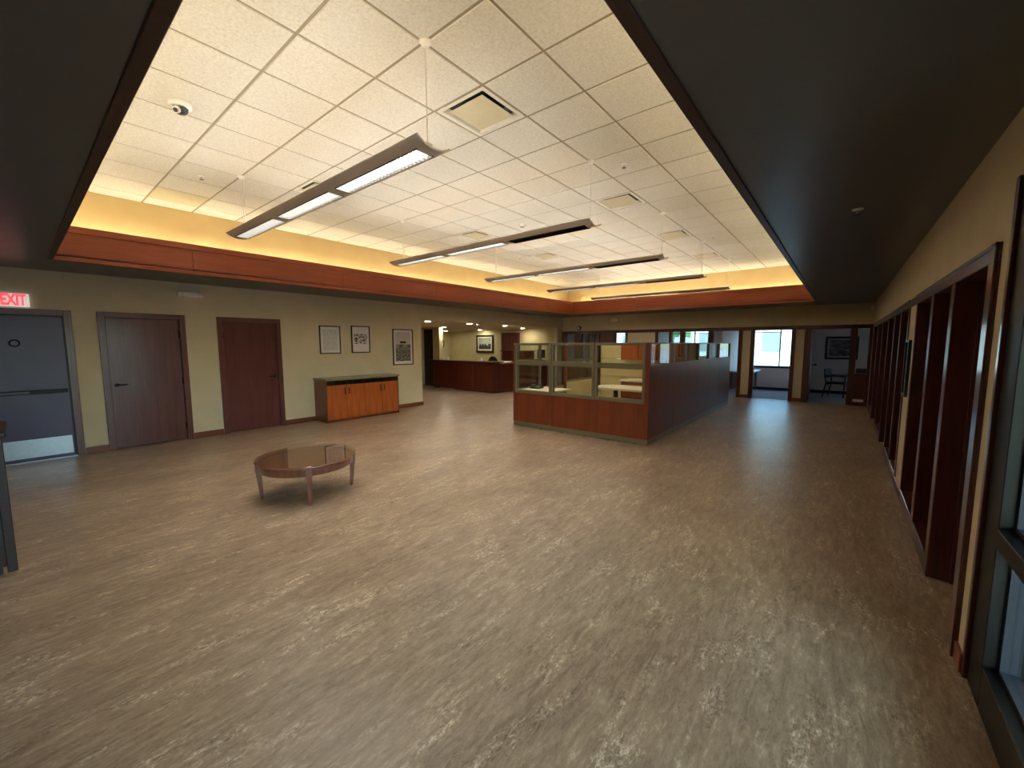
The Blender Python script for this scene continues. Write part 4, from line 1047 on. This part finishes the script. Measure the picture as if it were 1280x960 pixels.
# recessed downlights
for k, (x, y, lab) in enumerate(((-9.42, 7.70, 'recessed downlight just inside the reception opening'), (-9.51, 9.49, 'recessed downlight beside the sensor over reception'), (-9.59, 11.37, 'recessed downlight above the counter return'),
        (-12.18, 10.75, 'recessed downlight over the counter end'), (-15.45, 13.75, 'recessed downlight washing the clock wall'), (-13.3, 13.95, 'recessed downlight above the reception picture'), (-10.6, 13.75, 'recessed downlight in front of the cream wall'))):
    t = thing('recessed_downlight', lab, 'downlight', (x, y, ZR), 'recessed downlights over reception')
    MB().lathe([(.085, -.001), (.115, -.001), (.115, -.006), (.085, -.006)], (x, y, ZR), 24).obj('trim_ring', 'white', t)
    MB().lathe([(0, -.002), (.085, -.002), (.085, -.005), (0, -.005)], (x, y, ZR), 20).obj('lamp', 'can', t)
rs = thing('ceiling_sensor', 'small white sensor next to a reception downlight', 'detector', (-9.37, 9.75, ZR))
MB().lathe([(0, -.06), (.04, -.055), (.06, -.03), (.065, 0), (0, 0)], (-9.37, 9.75, ZR), 18).obj('body', 'white', rs, True); MB().lathe([(0, -.07), (.02, -.068), (.022, -.055), (0, -.055)], (-9.37, 9.75, ZR), 12).obj('lens', 'black', rs, True)

# ------------------------------------------------------------------ outside
struct(bx('ground', 'asphalt', None, -90, 90, -60, 120, -.35, -.14), 'pale paving outside')
cn = thing('added_shade_canopy', 'unseen flat canopy added to shade the storefront glazing', 'canopy', (4, 0, -.14))  # unseen canopy added to cut the daylight through the storefront
bx('shade_roof', 'bld', cn, .95, 3.0, -7, 6.5, 2.9, 3.3)
for y in (-6.4, 5.9): bx('shade_column', 'bld', cn, 2.4, 2.8, y - .2, y + .2, -.14, 2.9)
def building(name, lab, x0, x1, y0, y1, h, rows, cols):
    t = thing(name, lab, 'building', ((x0 + x1) / 2, y0, -.14)); bx('wall', 'bld', t, x0, x1, y0, y1, -.14, h); bx('roof', 'roofm', t, x0 - .4, x1 + .4, y0 - .4, y1 + .4, h, h + .35)
    w = (x1 - x0) / cols
    for r in range(rows):
        for c in range(cols): bx('window', 'roofm', t, x0 + c * w + w * .25, x0 + c * w + w * .75, y0 - .05, y0, 1.0 + r * 3.2, 2.6 + r * 3.2)
building('building', 'pale building with grey roof outside the bright window', -11, 1.5, 40, 52, 5.2, 1, 5)
building('building', 'pale two-storey building outside the windows behind the cubicle', -34, -15, 46, 60, 7.0, 2, 6)
def tree(lab, x, y, h):
    t = thing('tree', lab, 'tree', (x, y, -.14), 'trees outside the windows')
    MB().tube((x, y, -.14), (x, y, h * .55), .16, .09, 10).obj('trunk', 'bark', t, True)
    m_ = MB()
    for k in range(90):
        a, b, r = random.uniform(0, 2 * PI), random.uniform(-1, 1), random.uniform(.5, 1) * h * .3
        c = Vector((x + r * math.cos(a) * math.sqrt(1 - b * b), y + r * math.sin(a) * math.sqrt(1 - b * b), h * .68 + r * b))
        q = Vector((random.uniform(-1, 1), random.uniform(-1, 1), random.uniform(-1, 1))).normalized()
        s = h * .09; u = q.orthogonal().normalized() * s; v = q.cross(u)
        m_.bm.faces.new([m_.bm.verts.new(c + p) for p in (u, v, -u, -v)])
    m_.obj('crown', 'leaf', t)
tree('leafy tree outside the window behind the cubicle', -9.6, 30, 5.0); tree('leafy tree beside the pale two-storey building', -13.5, 33, 5.5)
